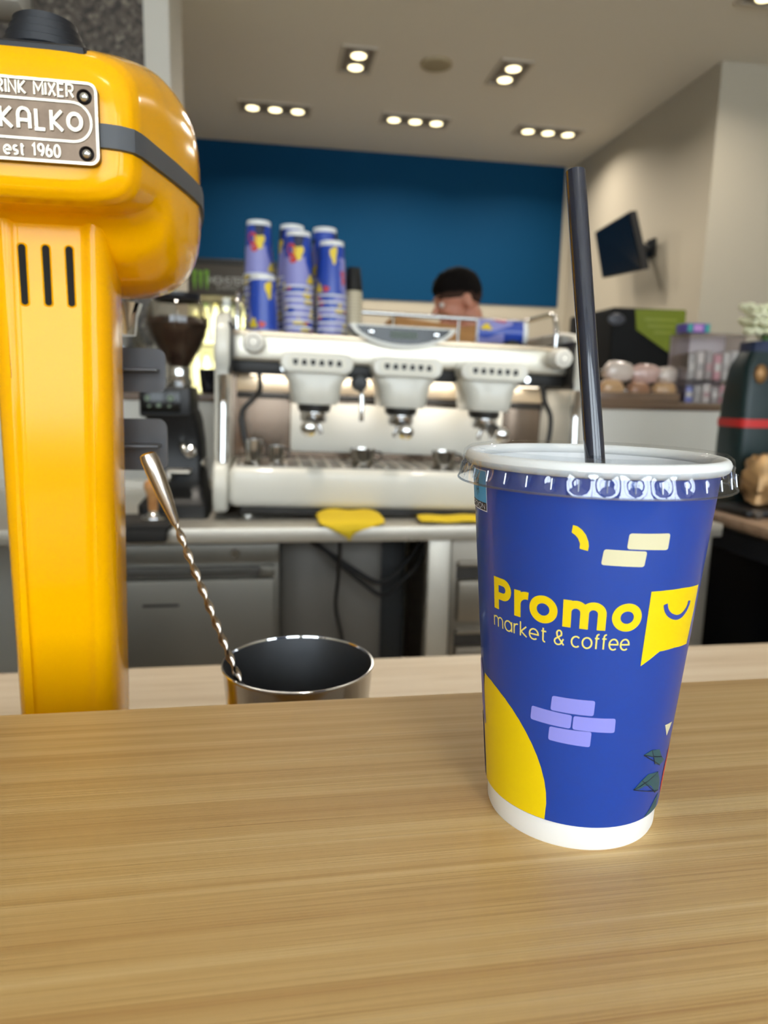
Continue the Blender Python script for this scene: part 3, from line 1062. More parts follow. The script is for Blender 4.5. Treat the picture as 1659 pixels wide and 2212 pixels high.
m.loft([spr(0, .0030, .0030, 0), spr(.001, .0045, .0045, 0), spr(.004, .0050, .0050, 0), spr(.012, .0049, .0049, 0), spr(.025, .0042, .0042, 0), spr(.035, .0031, .0031, 0), spr(.042, .0023, .0023, 0)])
m.obj('handle_end', SP, spoon, world=True)
m = MB()
nn_ = 220
m.loft([spr(.040 + (Lt - .055) * k / nn_, .0025, .0013, k / nn_ * 2 * pi * 12) for k in range(nn_ + 1)])
m.obj('twisted_stem', SP, spoon, world=True)
m = MB()
m.ell(send - dv * .006, (.008, .003, .012), 14, 10)
m.obj('bowl', SP, spoon, world=True)

# ================================================================ steel workbench and what stands below it
t = thing('steel_workbench', 'brushed steel workbench carrying the espresso machine', 'workbench', (.1, 2.1, 0))
MB().box(-1.1, 1.26, 1.77, 2.50, .862, .90, .003, 2).obj('bench_top', STEEL, t, world=True)
MB().box(-1.1, 1.26, 2.48, 2.50, .90, .93).obj('upstand', STEEL, t, smooth=0, world=True)
for x in (-1.06, .424, 1.19):
    for y in (1.80, 2.42):
        MB().box(x, x + .062, y, y + .05, 0, .862, .004).obj('leg', STEEL, t, world=True)
GREYM = mat('grey_fridge_metal', (118, 114, 106), .42, .7, var=.04, vscale=5)
GREYD = mat('dark_gap', (26, 25, 24), .8)
t = thing('undercounter_fridge', 'grey undercounter fridge with small dark badge below the grinder', 'fridge', (-.27, 2.1, 0))
MB().box(-.57, .030, 1.83, 2.40, .08, .845, .004).obj('body', GREYM, t, world=True)
MB().box(-.57, .030, 1.815, 1.835, .800, .850, .003).obj('control_strip', GREYM, t, world=True)
d_ = MB().box(-.565, .018, 1.808, 1.835, .10, .758, .006).obj('door', GREYM, t, world=True)
MB().box(-.565, -.02, 1.812, 1.836, .765, .790, .003).obj('handle', mat('fridge_grip', (84, 82, 78), .5, .6), d_, world=True)
MB().box(-.02, .018, 1.806, 1.836, .765, .792, .003).obj('hinge_block', GREYM, d_, world=True)
m = MB()
m.box(-.314, -.224, 1.8065, 1.810, .6895, .6965, .001)
bdg = m.obj('badge', mat('badge_black', (20, 20, 20), .5), d_, world=True)
MB().lathe([(.001, 1.811), (.011, 1.812), (.013, 1.816)], (-.082, 0, .824), 20, 'y', cap0=True).obj('lock', CHROME, t, world=True)
for x in (-.55, .01):
    for y in (1.86, 2.37):
        MB().lathe([(.018, 0), (.018, .01), (.012, .02), (.012, .08)], (x, y, 0), 14, cap0=True).obj('foot', BLACK, t, world=True)
t = thing('grey_cabinet', 'grey metal cabinet set back under the workbench behind hanging cables', 'cabinet', (.17, 2.2, 0))
MB().box(.036, .330, 2.0, 2.44, .0, .855, .003).obj('body', mat('cabinet_pale_grey', (112, 108, 102), .5, .3), t, world=True)
MB().box(.045, .196, 1.994, 2.0, .05, .84, .002).obj('door', mat('cabinet_pale_grey', (112, 108, 102), .5, .3), t, world=True)
MB().box(.202, .322, 1.994, 2.0, .05, .84, .002).obj('door', mat('cabinet_pale_grey', (112, 108, 102), .5, .3), t, world=True)
tag(MB().box(.335, .420, 2.1, 2.44, 0, .855, .003).obj('dark_recess_panel', mat('recess_shade_dark', (58, 60, 62), .5)), 'dark panel standing for the shaded recess beside the steel bench leg', 'cabinet')  # dark colour stands in for the shade of the recess
CABLE = mat('cable_black', (18, 17, 18), .5)
tag(MB().tube(bz([(.075, 1.97, .86), (.16, 1.95, .80), (.24, 1.94, .745), (.315, 1.94, .705), (.37, 1.95, .735), (.43, 1.97, .80), (.45, 1.98, .86)], 40), .0075, 10).obj('power_cable', CABLE), 'upper of two black cables sagging under the workbench', 'cable')
tag(MB().tube(bz([(.10, 1.93, .86), (.18, 1.92, .785), (.26, 1.92, .715), (.325, 1.92, .672), (.38, 1.94, .705), (.44, 1.96, .77), (.46, 1.98, .86)], 40), .0065, 10).obj('power_cable', CABLE), 'lower of two black cables sagging under the workbench', 'cable')
tag(MB().tube(bz([(.192, 1.85, .86), (.194, 1.90, .74), (.190, 1.93, .64), (.210, 1.94, .54), (.225, 1.95, .40), (.22, 1.96, .02)], 40), .0055, 10).obj('hanging_cord', CABLE), 'thin black cord hanging straight down below the yellow cloth', 'cord')
DRW = mat('drawer_steel', (150, 142, 130), .4, .8, var=.04, vscale=5)
t = thing('drawer_fridge', 'steel drawer unit under the workbench beside the blue cup', 'drawer unit', (.85, 2.1, 0))
MB().box(.496, 1.18, 1.835, 2.42, .08, .855, .003).obj('body', DRW, t, world=True)
for (a, b) in ((.625, .792), (.445, .600), (.265, .420), (.10, .240)):
    d_ = MB().box(.512, 1.165, 1.805, 1.836, a, b - .052, .005).obj('drawer', DRW, t, world=True)
    MB().box(.512, 1.165, 1.812, 1.836, b - .014, b, .003).obj('drawer_lip', DRW, d_, world=True)
    MB().box(.512, 1.165, 1.830, 1.837, b - .052, b - .014).obj('grip_recess', mat('recess_grey', (64, 60, 56), .6), d_, smooth=0, world=True)
for x in (.53, 1.15):
    for y in (1.87, 2.38):
        MB().lathe([(.018, 0), (.018, .08)], (x, y, 0), 12, cap0=True).obj('foot', BLACK, t, world=True)

# ================================================================ espresso machine
EX, EY, EZ = -.103, 1.87, .90
TILT = .021
em_ = thing('espresso_machine', 'white and steel three group espresso machine on the workbench', 'espresso machine', (EX, EY, EZ), (0, TILT, 0))
W_ = .953
WHT = mat('machine_white', (214, 211, 200), .32, coat=.3)
ALU = mat('machine_aluminium', (206, 200, 185), .34, .75, var=.03, vscale=8)
DK = mat('machine_dark', (34, 32, 30), .45)
WARM = mat('machine_warm_steel', (222, 204, 178), .32, .8)


def E_(m, name, material, parent=em_, smooth=40.):
    return m.obj(name, material, parent, smooth)


E_(MB().box(0, W_, 0, .36, .036, .143, .022, 4), 'drip_tray_body', WHT)
g = E_(MB().box(.02, W_ - .02, .022, .27, .138, .146, .002), 'drip_grid', mat('grid_steel', (110, 104, 96), .35, .9))
for k in range(23):
    E_(MB().box(.03 + k * .039, .036 + k * .039, .03, .26, .146, .149), 'grid_bar', STEEL, g, 0)
E_(MB().box(.03, W_ - .03, .03, .48, .012, .040, .004), 'under_pan', DK)
# side panels
prof = [(.012, .020), (-.004, .05), (-.006, .10), (.006, .135), (.022, .150), (.050, .155), (.064, .30), (.062, .375), (.060, .392), (.046, .41), (.040, .44), (.052, .50), (.090, .535), (.20, .55), (.48, .55), (.52, .50), (.52, .05), (.48, .02)]
for sx_ in (-1, 1):
    m = MB()
    x0, x1 = (-.040, 0) if sx_ < 0 else (W_, W_ + .036)
    m.prism(prof, lambda u, v, d: Vector((d, u, v)), x0, x1)
    o = E_(m, 'side_panel', WHT)
    md = o.modifiers.new('bevel', 'BEVEL')
    md.width, md.segments = .010, 3
    x = -.016 if sx_ < 0 else W_ + .012
    E_(MB().tube(bz([(x, .035, .15), (x, .048, .22), (x, .056, .30), (x, .050, .38)], 12), .013, 14), 'chrome_post', CHROME)
    E_(MB().box(-.004 if sx_ < 0 else W_ - .004, .004 if sx_ < 0 else W_ + .004, .06, .50, .38, .515, .002), 'gasket', DK)
# back wall between tray and top
E_(MB().box(.0, W_, .285, .36, .143, .40), 'back_wall', mat('machine_back', (128, 112, 98), .18, .95), smooth=0)
E_(MB().box(.168, W_ - .13, .268, .29, .165, .312, .006), 'splash_panel', mat('splash_white', (226, 222, 210), .3))
E_(MB().box(.01, W_ - .01, .262, .29, .318, .335, .003), 'dark_rail', DK)
E_(MB().box(.01, W_ - .01, .255, .29, .338, .402, .004), 'upper_splash', WARM)
# upper body
E_(MB().box(0, W_, .13, .50, .386, .424, .004), 'under_strip', DK)
E_(MB().box(0, W_, .11, .51, .420, .492, .008, 3), 'upper_body', ALU)
E_(MB().box(0, W_, .108, .14, .486, .499, .003), 'top_trim', WARM)
E_(MB().box(.0, W_, .14, .50, .490, .503, .003), 'cup_tray', DK)
E_(MB().box(-.002, .006, .106, .50, .42, .51, .002), 'end_strip', DK)
fill_ = E_(MB().box(.05, W_ - .05, .195, .215, .3825, .3865), 'added_light_strip', mat('added_strip_glow', (255, 240, 215), .5, emit=(255, 240, 215), es=3.), smooth=0)  # glowing strip added to brighten the splash panels
ld = bpy.data.lights.new('added_fill_light', 'AREA')  # added fill light below the strip
ld.shape = 'RECTANGLE'
ld.size, ld.size_y, ld.energy, ld.color = .85, .03, 1.4, (1, .93, .82)
lo2 = bpy.data.objects.new('added_fill_light', ld)
COL.objects.link(lo2)
lo2.parent = em_
lo2.location = (.476, .205, .380)
lo2.rotation_euler = (RAD(12), 0, 0)
# rail
m = MB()
m.tube(bz([(.012, .18, .505), (.012, .185, .56), (.012, .21, .598), (.012, .26, .603)], 14) + [Vector((.012, .40, .603)), Vector((.016, .45, .603)), Vector((.045, .478, .603)), Vector((W_ - .045, .478, .603)), Vector((W_ - .016, .45, .603)), Vector((W_ - .012, .40, .603))] + bz([(W_ - .012, .26, .603), (W_ - .012, .21, .598), (W_ - .012, .185, .56), (W_ - .012, .18, .505)], 14), .0075, 12)
for x in (.25, .5, .72):
    m.tube([(x, .478, .50), (x, .478, .60)], .005, 8)
E_(m, 'cup_rail', CHROME)
# groups
ICON = mat('button_ink', (30, 30, 30), .5)
for gi, (gx, hx) in enumerate(((.227, -.024), (.4715, -.012), (.717, .008))):
    m = MB()
    m.prism(rrect(gx - .097, gx + .097, .392, .446, .0265, 8), lambda u, v, d: Vector((u, d, v)), .045, .125)
    kp = E_(m, 'group_keypad', WHT)
    md = kp.modifiers.new('bevel', 'BEVEL')
    md.width, md.segments, md.limit_method = .006, 3, 'ANGLE'
    m = MB()
    m.prism(rrect(gx - .078, gx + .078, .400, .438, .0185, 8), lambda u, v, d: Vector((u, d, v)), .0425, .046)
    E_(m, 'keypad_face', mat('keypad_cream', (222, 218, 204), .4), kp)
    for k in range(6):
        x = gx - .0575 + k * .023
        m = MB()
        m.prism([(x - .0075, .427), (x + .0075, .427), (x + .005, .4125), (x - .005, .4125)] if k % 2 == 0 else [(x - .005, .427), (x + .005, .427), (x + .0075, .4125), (x - .0075, .4125)], lambda u, v, d: Vector((u, d, v)), .0405, .043)
        E_(m, 'button', ICON, kp, 0)
    rings = []
    for (a, y0, y1, z) in ((.088, .06, .20, .395), (.086, .058, .21, .385), (.074, .056, .22, .368), (.068, .056, .225, .345), (.065, .058, .225, .318), (.060, .062, .22, .310)):
        rings.append([Vector((p_[0], p_[1], z)) for p_ in rrect(gx - a, gx + a, y0, y1, min(a, .05) * .8, 6)])
    E_(MB().loft(rings), 'group_bell', WHT, smooth=50)
    E_(MB().lathe([(.045, .312), (.046, .300), (.042, .290), (.036, .288)], (gx, .125, 0), 28, cap1=True), 'group_collar', DK)
    pf = E_(MB().lathe([(.037, .292), (.038, .270), (.035, .262), (.012, .258)], (gx, .125, 0), 28, cap1=True), 'portafilter', CHROME)
    ang = math.atan2(hx, .155)
    dirv = Vector((sin(ang), -cos(ang), -.18)).normalized()
    c0 = Vector((gx, .125, .277))
    E_(MB().tube([c0 + dirv * .034, c0 + dirv * .06], .008, 12), 'handle_neck', CHROME, pf)
    E_(MB().tube([c0 + dirv * s_ for s_ in (.055, .065, .10, .135, .150)], [.010, .013, .0145, .0175, .0165], 16), 'handle', DK, pf)
    ce = c0 + dirv * .150
    rq = dirv.to_track_quat('Z', 'Y').to_matrix()
    E_(MB().lathe([(.0175, -.004), (.021, .002), (.020, .009), (.013, .015), (.001, .017)], ce, 20, R=rq, cap1=True), 'handle_cap', CHROME, pf)
    for s_ in (-1, 1):
        E_(MB().tube(bz([(gx, .110, .262), (gx + s_ * .012, .105, .254), (gx + s_ * .018, .105, .240), (gx + s_ * .018, .105, .228)], 9), .0065, 10), 'spout', CHROME, pf)
# display
m = MB()
arcp = [(x, (.527 - .056 * 1) + .056 - .056 * math.sqrt(max(0, 1 - ((x - .462) / .148) ** 2)) ** 1.4) for x in [.314 + .296 * k / 24 for k in range(25)]]
m.prism([(.610, .531), (.314, .531)] + arcp, lambda u, v, d: Vector((u, d, v)), .085, .16)
dp = E_(m, 'display_housing', WHT, smooth=30)
m = MB()
arcq = [(x, .524 - .042 * math.sqrt(max(0, 1 - ((x - .462) / .130) ** 2)) ** 1.4) for x in [.332 + .260 * k / 24 for k in range(25)]]
m.prism([(.592, .526), (.332, .526)] + arcq, lambda u, v, d: Vector((u, d, v)), .081, .086)
E_(m, 'display_glass', mat('display_black', (12, 13, 13), .15), dp, 30)
E_(MB().box(.425, .500, .0795, .0815, .497, .516), 'lcd', mat('lcd_green', (72, 84, 72), .4), dp, 0)
for x in (.372, .553):
    E_(MB().lathe([(.001, .076), (.006, .077), (.008, .082)], (x, 0, .511), 16, 'y', cap0=True), 'display_button', CHROME, dp)
# steam knobs, wands, hot water
KN = mat('knob_white', (236, 232, 222), .4)
for x in (.060, W_ - .034):
    k_ = E_(MB().lathe([(.001, .052), (.016, .053), (.0250, .058), (.028, .068), (.028, .098), (.029, .106), (.030, .112)], (x, 0, .466), 28, 'y', cap0=True), 'steam_knob', KN)
    E_(MB().lathe([(.012, .0525), (.014, .0515), (.0165, .0525)], (x, 0, .466), 24, 'y'), 'knob_ring', mat('knob_ring_grey', (176, 172, 162), .4), k_)
E_(MB().tube(bz([(.075, .12, .39), (.078, .11, .345), (.060, .09, .318), (.036, .08, .290), (.030, .08, .262)], 20), .007, 10), 'steam_hose', DK)
E_(MB().tube(bz([(.030, .08, .268), (.038, .075, .22), (.052, .07, .17), (.056, .068, .152)], 14), [.009] * 2 + [.0085] * 20 if False else .0085, 10), 'steam_wand', DK)
E_(MB().tube(bz([(.885, .12, .39), (.890, .105, .345), (.905, .09, .305), (.905, .085, .25), (.893, .08, .19), (.886, .08, .155)], 24), .0075, 10), 'steam_wand', DK)
E_(MB().lathe([(.001, .072), (.018, .074), (.022, .082), (.022, .115)], (.347, 0, .372), 22, 'y', cap0=True), 'water_knob', BLACK)
E_(MB().tube(bz([(.352, .13, .37), (.354, .105, .352), (.356, .10, .32), (.357, .10, .268)], 14), .007, 10), 'water_tap', CHROME)
for x in (.050, .900):
    for y in (.07, .42):
        z0 = x * math.tan(TILT) + .0006
        E_(MB().lathe([(.020, z0), (.020, z0 + .006), (.015, z0 + .010), (.017, .030), (.017, .040)], (x, y, 0), 18, cap0=True), 'foot', CHROME if y < .1 else DK)
E_(MB().lathe([(.008, .118), (.010, .124), (.010, .134)], (.140, 0, .404), 14, 'y', cap0=True), 'indicator', CHROME)
E_(MB().lathe([(.008, .118), (.010, .124), (.010, .134)], (.838, 0, .404), 14, 'y', cap0=True), 'indicator', CHROME)


def on_machine(x, y, zoff):
    """world point for a place on the tilted machine"""
    return em_.matrix_basis @ Vector((x, y, zoff)) if False else Vector((EX, EY, EZ)) + Matrix.Rotation(TILT, 3, 'Y') @ Vector((x, y, zoff))


# small steel cups on the drip grid
SHOT = mat('shot_steel', (210, 208, 204), .14, 1.)
for (x, y, h, r, lb) in ((.065, .06, .062, .022, 'steel milk cup at the left end of the drip tray'), (.125, .07, .046, .021, 'low steel shot cup second from the left on the drip tray'), (.360, .07, .046, .034, 'steel shot cup on the drip tray below the hot water tap'), (.590, .07, .046, .034, 'steel shot cup on the drip tray beside the third group')):
    p_ = on_machine(x, y, .1495)
    t = thing('shot_cup', lb, 'cup', tuple(p_), (0, TILT, 0), 'steel cups on the drip tray')
    MB().lathe([(.001, 0), (r * .85, 0), (r * .9, .003), (r * .95, h * .6), (r, h), (r - .0012, h), (r * .9, h * .5), (r * .84, .003), (.001, .003)], n=28, cap0=True, cap1=True).obj('wall', SHOT, t)
    MB().tube(bz([(r * .9, 0, h * .85), (r * 1.5, 0, h * .75), (r * 1.5, 0, h * .35), (r * .9, 0, h * .25)], 12), .0025, 8).obj('handle', BLACK, t)

# ================================================================ cup stacks on the machine
RBc, RTc, HC = .0360, .0440, .158


def crs(z):  # z measured from the rim (cup upside down): rim at 0, base at HC
    return RTc + (RBc - RTc) * z / HC


def cpatch(mb, a0, a1, z0, z1, fn=None, off=.0005):
    nu, nv = 10, 6
    k = len(mb.v)
    for j in range(nv + 1):
        for i in range(nu + 1):
            u, v = i / nu, j / nv
            a, z = a0 + (a1 - a0) * u, z0 + (z1 - z0) * v
            if fn:
                a, z = fn(u, v, a, z)
            r = crs(z) + off
            mb.v.append(Vector((r * sin(RAD(a)), -r * cos(RAD(a)), z)))
    for j in range(nv):
        for i in range(nu):
            q = k + j * (nu + 1) + i
            mb.f.append((q, q + 1, q + nu + 2, q + nu + 1))
    return mb


def blob(a, z, da, dz, off):
    m = MB()
    k = 20
    pts = []
    for i in range(k):
        t_ = 2 * pi * i / k
        w_ = 1 + .25 * sin(3 * t_ + a)
        aa, zz = a + da * cos(t_) * w_, min(max(z + dz * sin(t_) * w_, .012), HC - .016)
        r = crs(zz) + off
        pts.append(Vector((r * sin(RAD(aa)), -r * cos(RAD(aa)), zz)))
    r = crs(z) + off
    c_ = Vector((r * sin(RAD(a)), -r * cos(RAD(a)), z))
    m.add([c_] + pts, [(0, i + 1, (i + 1) % k + 1) for i in range(k)])
    return m


def blobs(lst, off):
    m = MB()
    for q in lst:
        b = blob(*q, off)
        m.add(b.v, b.f)
    return m


pc = thing('paper_cup', 'x', 'cup')
MB().lathe([(crs(z), z) for z in (.006, .05, .10, HC - .014)], n=40).obj('sleeve', mat('stack_blue', (40, 74, 176), .35, coat=.2), pc)
MB().lathe([(crs(HC - .014) - .0006, HC - .0142), (RBc - .0006, HC), (RBc - .002, HC + .0005), (RBc - .003, HC - .004), (.001, HC - .005)], n=40, cap1=True).obj('base', PAPER, pc)
MB().lathe([(RTc + .0012 + .0020 * cos(RAD(a)), .003 + .0032 * sin(RAD(a))) for a in range(0, 361, 45)], n=40).obj('rolled_rim', mat('rim_paper', (232, 232, 238), .5), pc)
cpatch(MB(), -75, 45, .004, .085, lambda u, v, a, z: (a + 10 * sin(v * 5), z)).obj('print_violet', mat('stack_lilac', (150, 150, 210), .4), pc)
cpatch(MB(), 160, 250, .004, .11, lambda u, v, a, z: (a + 14 * sin(v * 4), z)).obj('print_violet', mat('stack_lilac', (150, 150, 210), .4), pc)
for q in ((-12, .098, 34, .026), (208, .075, 16, .02), (95, .02, 12, .010)):
    blobs([q], .0008).obj('print_red', mat('stack_red', (206, 70, 56), .4), pc)
for q in ((6, .097, 22, .019), (60, .022, 18, .014), (125, .118, 15, .024), (250, .03, 14, .016)):
    blobs([q], .0011).obj('print_yellow', mat('stack_yellow', (236, 206, 50), .4), pc)
cpatch(MB(), -20, 34, .112, .1435, lambda u, v, a, z: (a + (1 - v) * (12 - 24 * u), z), .0009).obj('print_navy', mat('stack_navy', (20, 26, 62), .4), pc)

ORD = ['topmost', 'second', 'third', 'fourth', 'fifth', 'sixth', 'seventh', 'eighth', 'ninth', 'tenth', 'eleventh', 'twelfth', 'thirteenth', 'fourteenth', 'fifteenth', 'sixteenth', 'seventeenth']
first = True
PITCH_C = .0195
stacks = [(.072, .405, 10, 0, 'rear stack of blue cups nearest the grinder'), (.083, .262, 1, -100, ''), (.186, .320, 8, -6, 'tall front stack of blue cups in the middle'),
          (.172, .425, 10, -70, 'rear stack of blue cups in the middle'), (.285, .320, 7, -124, 'front stack of blue cups beside the cream cups'), (.272, .428, 10, 60, 'rear stack of blue cups beside the cream cups')]
for (x, y, n_, rot, desc) in stacks:
    for k in range(n_):
        p_ = on_machine(x, y, .5042)
        z_ = p_.z + (n_ - 1 - k) * PITCH_C
        lb = ('%s upside-down cup in the %s' % (ORD[k], desc)) if desc else 'single upside-down blue printed cup standing before the stacks on the espresso machine'
        a = RAD(rot + random.uniform(-5, 5) + (0 if k == 0 else random.uniform(-140, 140)))
        loc = (p_.x + random.uniform(-.0006, .0006), p_.y, z_)
        if first:
            pc.location, pc.rotation_euler = loc, (0, 0, a)
            tag(pc, lb, 'cup', 'blue printed paper cups on the espresso machine')
            first = False
        else:
            dup(pc, loc, (0, 0, a), lb, 'blue printed paper cups on the espresso machine')
# cream and black espresso cups
cc_ = thing('espresso_cup', 'x', 'cup')
MB().lathe([(.0275, .002), (.0205, .058), (.0195, .060), (.001, .0585)], n=28, cap1=True).obj('wall', mat('cream_paper', (206, 192, 162), .6), cc_)
MB().lathe([(.0275 + .0016 * cos(RAD(a)), .002 + .0018 * sin(RAD(a))) for a in range(0, 361, 60)], n=28).obj('rolled_rim', mat('cream_rim', (222, 210, 184), .6), cc_)
bk = thing('espresso_cup', 'x', 'cup')
MB().lathe([(.0275, .002), (.0205, .058), (.0195, .060), (.001, .0585)], n=28, cap1=True).obj('wall', mat('black_paper', (26, 24, 22), .6), bk)
MB().lathe([(.0275 + .0016 * cos(RAD(a)), .002 + .0018 * sin(RAD(a))) for a in range(0, 361, 60)], n=28).obj('rolled_rim', mat('black_paper', (26, 24, 22), .6), bk)
p_ = on_machine(.358, .385, .5042)
NCR = 15
for k in range(NCR):
    lb = '%s cream espresso cup from the top in the slim stack on the machine' % (ORD[k] if k else 'first')
    loc = (p_.x, p_.y, p_.z + (NCR - 1 - k) * .0098)
    if k == 0:
        cc_.location = loc
        tag(cc_, lb, 'cup', 'cream espresso cups on the espresso machine')
    else:
        dup(cc_, loc, None, lb, 'cream espresso cups on the espresso machine')
for k in range(2):
    loc = (p_.x, p_.y, p_.z + (NCR + 1 - k) * .0098 + .002)
    lb = 'upper black espresso cup crowning the slim cream stack' if k == 0 else 'lower black espresso cup on top of the slim cream stack'
    if k == 0:
        bk.location = loc
        tag(bk, lb, 'cup', 'black espresso cups on the espresso machine')
    else:
        dup(bk, loc, None, lb, 'black espresso cups on the espresso machine')
# loose things on the right end of the machine top
p_ = on_machine(.745, .35, .5042)
dup(pc, tuple(p_ + Vector((0, 0, .0443))), (RAD(90), 0, RAD(75)), 'blue printed cup lying on its side on the espresso machine', 'blue printed paper cups on the espresso machine')
p_ = on_machine(.855, .34, .5042)
t = thing('bean_scoop_jar', 'low dark jar with clear dome on the right end of the machine', 'jar', tuple(p_))
MB().lathe([(.001, 0), (.045, 0), (.05, .006), (.05, .03), (.04, .034), (.001, .034)], n=28, cap0=True, cap1=True).obj('body', DK, t)
MB().lathe([(.05, .03)] + [(.052 * cos(RAD(a)), .03 + .045 * sin(RAD(a))) for a in range(5, 90, 12)] + [(.001, .075)], n=28).obj('dome', clear_mat('dome_clear', (235, 235, 235), .08), t)

# ================================================================ grinder, tamper, cloths
gr_ = thing('coffee_grinder', 'black coffee grinder with a hopper of beans on the workbench', 'coffee grinder', (-.245, 2.02, .90))
GB = mat('grinder_black', (20, 20, 21), .42)
rings = []
for (xa, xb, ya, yb2, z) in ((-.335, -.155, 1.90, 2.14, .900), (-.335, -.155, 1.90, 2.14, .935), (-.318, -.166, 1.93, 2.14, .955), (-.312, -.172, 1.96, 2.14, 1.00), (-.312, -.176, 1.965, 2.14, 1.10), (-.314, -.182, 1.95, 2.14, 1.15), (-.318, -.190, 1.935, 2.14, 1.18)):
    rings.append([Vector((p_[0], p_[1], z)) for p_ in rrect(xa, xb, ya, yb2, .018, 5)])
MB().loft(rings).obj('body', GB, gr_, world=True, smooth=50)
hd = MB().box(-.326, -.195, 1.93, 2.14, 1.165, 1.245, .008, 3).obj('control_head', GB, gr_, world=True)
pn = MB().box(-.320, -.222, 1.926, 1.932, 1.178, 1.236, .003).obj('touch_panel', mat('panel_glass', (10, 11, 10), .2), hd, world=True)
GLOW = mat('panel_icon', (86, 98, 82), .5, emit=(150, 180, 140), es=.04)
for (x, z, r) in ((-.304, 1.214, .0075), (-.246, 1.214, .0085), (-.300, 1.194, .004), (-.276, 1.196, .006), (-.250, 1.194, .004)):
    MB().lathe([(.001, 1.9245), (r, 1.9248), (r, 1.927)], (x, 0, z), 16, 'y', cap0=True).obj('touch_icon', GLOW, pn, world=True)
HCX, HCY = -.236, 2.04
MB().lathe([(.032, 1.244), (.034, 1.262), (.028, 1.270), (.030, 1.290), (.026, 1.300)], (HCX, HCY, 0), 28, cap0=True, cap1=True).obj('hopper_collar', CHROME, gr_, world=True)
hop = [(.027, 1.296), (.037, 1.312), (.058, 1.345), (.074, 1.380), (.081, 1.412), (.079, 1.440), (.070, 1.462), (.062, 1.472)]
MB().lathe(hop, (HCX, HCY, 0), 40).obj('hopper', clear_mat('hopper_clear', (226, 222, 216), .07), gr_, world=True)
MB().lathe([(.058, 1.470), (.061, 1.474), (.061, 1.490), (.03, 1.494), (.001, 1.494)], (HCX, HCY, 0), 32, cap1=True).obj('hopper_lid', mat('lid_smoke', (26, 26, 30), .3), gr_, world=True)
# beans: heaped body of many beans
bn = MB()
bn.lathe([(.024, 1.298), (.034, 1.313), (.055, 1.346), (.071, 1.381), (.0775, 1.410), (.060, 1.428), (.001, 1.436)], (HCX, HCY, 0), 32, cap0=True, cap1=True)
random.seed(3)
for k in range(260):
    z = random.uniform(1.31, 1.43)
    rr = .032 + (z - 1.31) / .100 * .043
    rr = min(rr, .075)
    a = random.uniform(0, 2 * pi)
    bn.ell((HCX + rr * cos(a), HCY + rr * sin(a), z), (.0058, .0042, .0032), 7, 5, R=Matrix.Rotation(random.uniform(0, 3), 3, 'Z') @ Matrix.Rotation(random.uniform(-1, 1), 3, 'X'))
tag(bn.obj('coffee_beans', mat('bean_brown', (62, 40, 28), .4, var=.25, vscale=120), gr_, world=True), kind='stuff')
MB().lathe([(.010, 1.925), (.016, 1.93), (.016, 1.97)], (-.20, 0, 1.075), 16, 'y', cap0=True).obj('dose_button', CHROME, gr_, world=True)
MB().tube(bz([(-.225, 1.97, 1.112), (-.222, 1.94, 1.10), (-.215, 1.92, 1.085), (-.21, 1.915, 1.075)], 10), .008, 10).obj('outlet', CHROME, gr_, world=True)
MB().box(-.262, -.20, 1.905, 1.966, 1.020, 1.028, .003).box(-.258, -.250, 1.905, 1.966, 1.00, 1.02, .002).obj('portafilter_fork', STEEL, gr_, world=True)
MB().lathe([(.001, -.158), (.016, -.159), (.019, -.166), (.014, -.178)], (0, 1.985, 1.040), 18, 'x', cap0=True).obj('adjust_knob', CHROME, gr_, world=True)

mat_t = thing('tamping_mat', 'black rubber tamping mat hooked over the workbench edge', 'tamping mat', (-.30, 1.80, .90))
MB().box(-.385, -.232, 1.735, 1.90, .9005, .916, .006, 2).box(-.375, -.240, 1.733, 1.766, .872, .9045, .006, 2).obj('mat', RUBBER, mat_t, world=True)
MB().box(-.365, -.252, 1.76, 1.88, .915, .918, .001).obj('ribbed_top', mat('mat_top', (44, 40, 36), .8, bump=.8, bscale=300), mat_t, world=True)
tp = thing('coffee_tamper', 'coffee tamper with round wooden handle and steel foot on the black mat', 'tamper', (-.279, 1.80, .918))
MB().lathe([(.001, 0), (.028, 0), (.029, .003), (.028, .007), (.018, .011), (.011, .018), (.010, .024)], n=28, cap0=True, cap1=True).obj('foot', CHROME, tp)
MB().lathe([(.011, .022), (.012, .040), (.0125, .052), (.0155, .066), (.0195, .076), (.0205, .085), (.0180, .094), (.010, .099), (.001, .100)], n=28, cap0=True, cap1=True).obj('handle', wood_mat('beech', [(178, 122, 70), (196, 142, 88), (208, 158, 104)], 6, 30), tp)
CLOTH = mat('yellow_cloth', (206, 176, 30), .85, bump=.3, bscale=400)


def cloth(name, label, grid, loc):
    t_ = thing(name, label, 'cloth', loc)
    m_ = MB()
    R_ = len(grid)
    C_ = len(grid[0])
    m_.add([Vector(p_) - Vector(loc) for row in grid for p_ in row], [(r * C_ + c, r * C_ + c + 1, (r + 1) * C_ + c + 1, (r + 1) * C_ + c) for r in range(R_ - 1) for c in range(C_ - 1)])
    o_ = m_.obj('cloth', CLOTH, t_, smooth=70)
    so = o_.modifiers.new('thickness', 'SOLIDIFY')
    so.thickness = .004
    so.offset = 1
    sb = o_.modifiers.new('soft', 'SUBSURF')
    sb.levels = sb.render_levels = 2
    return t_


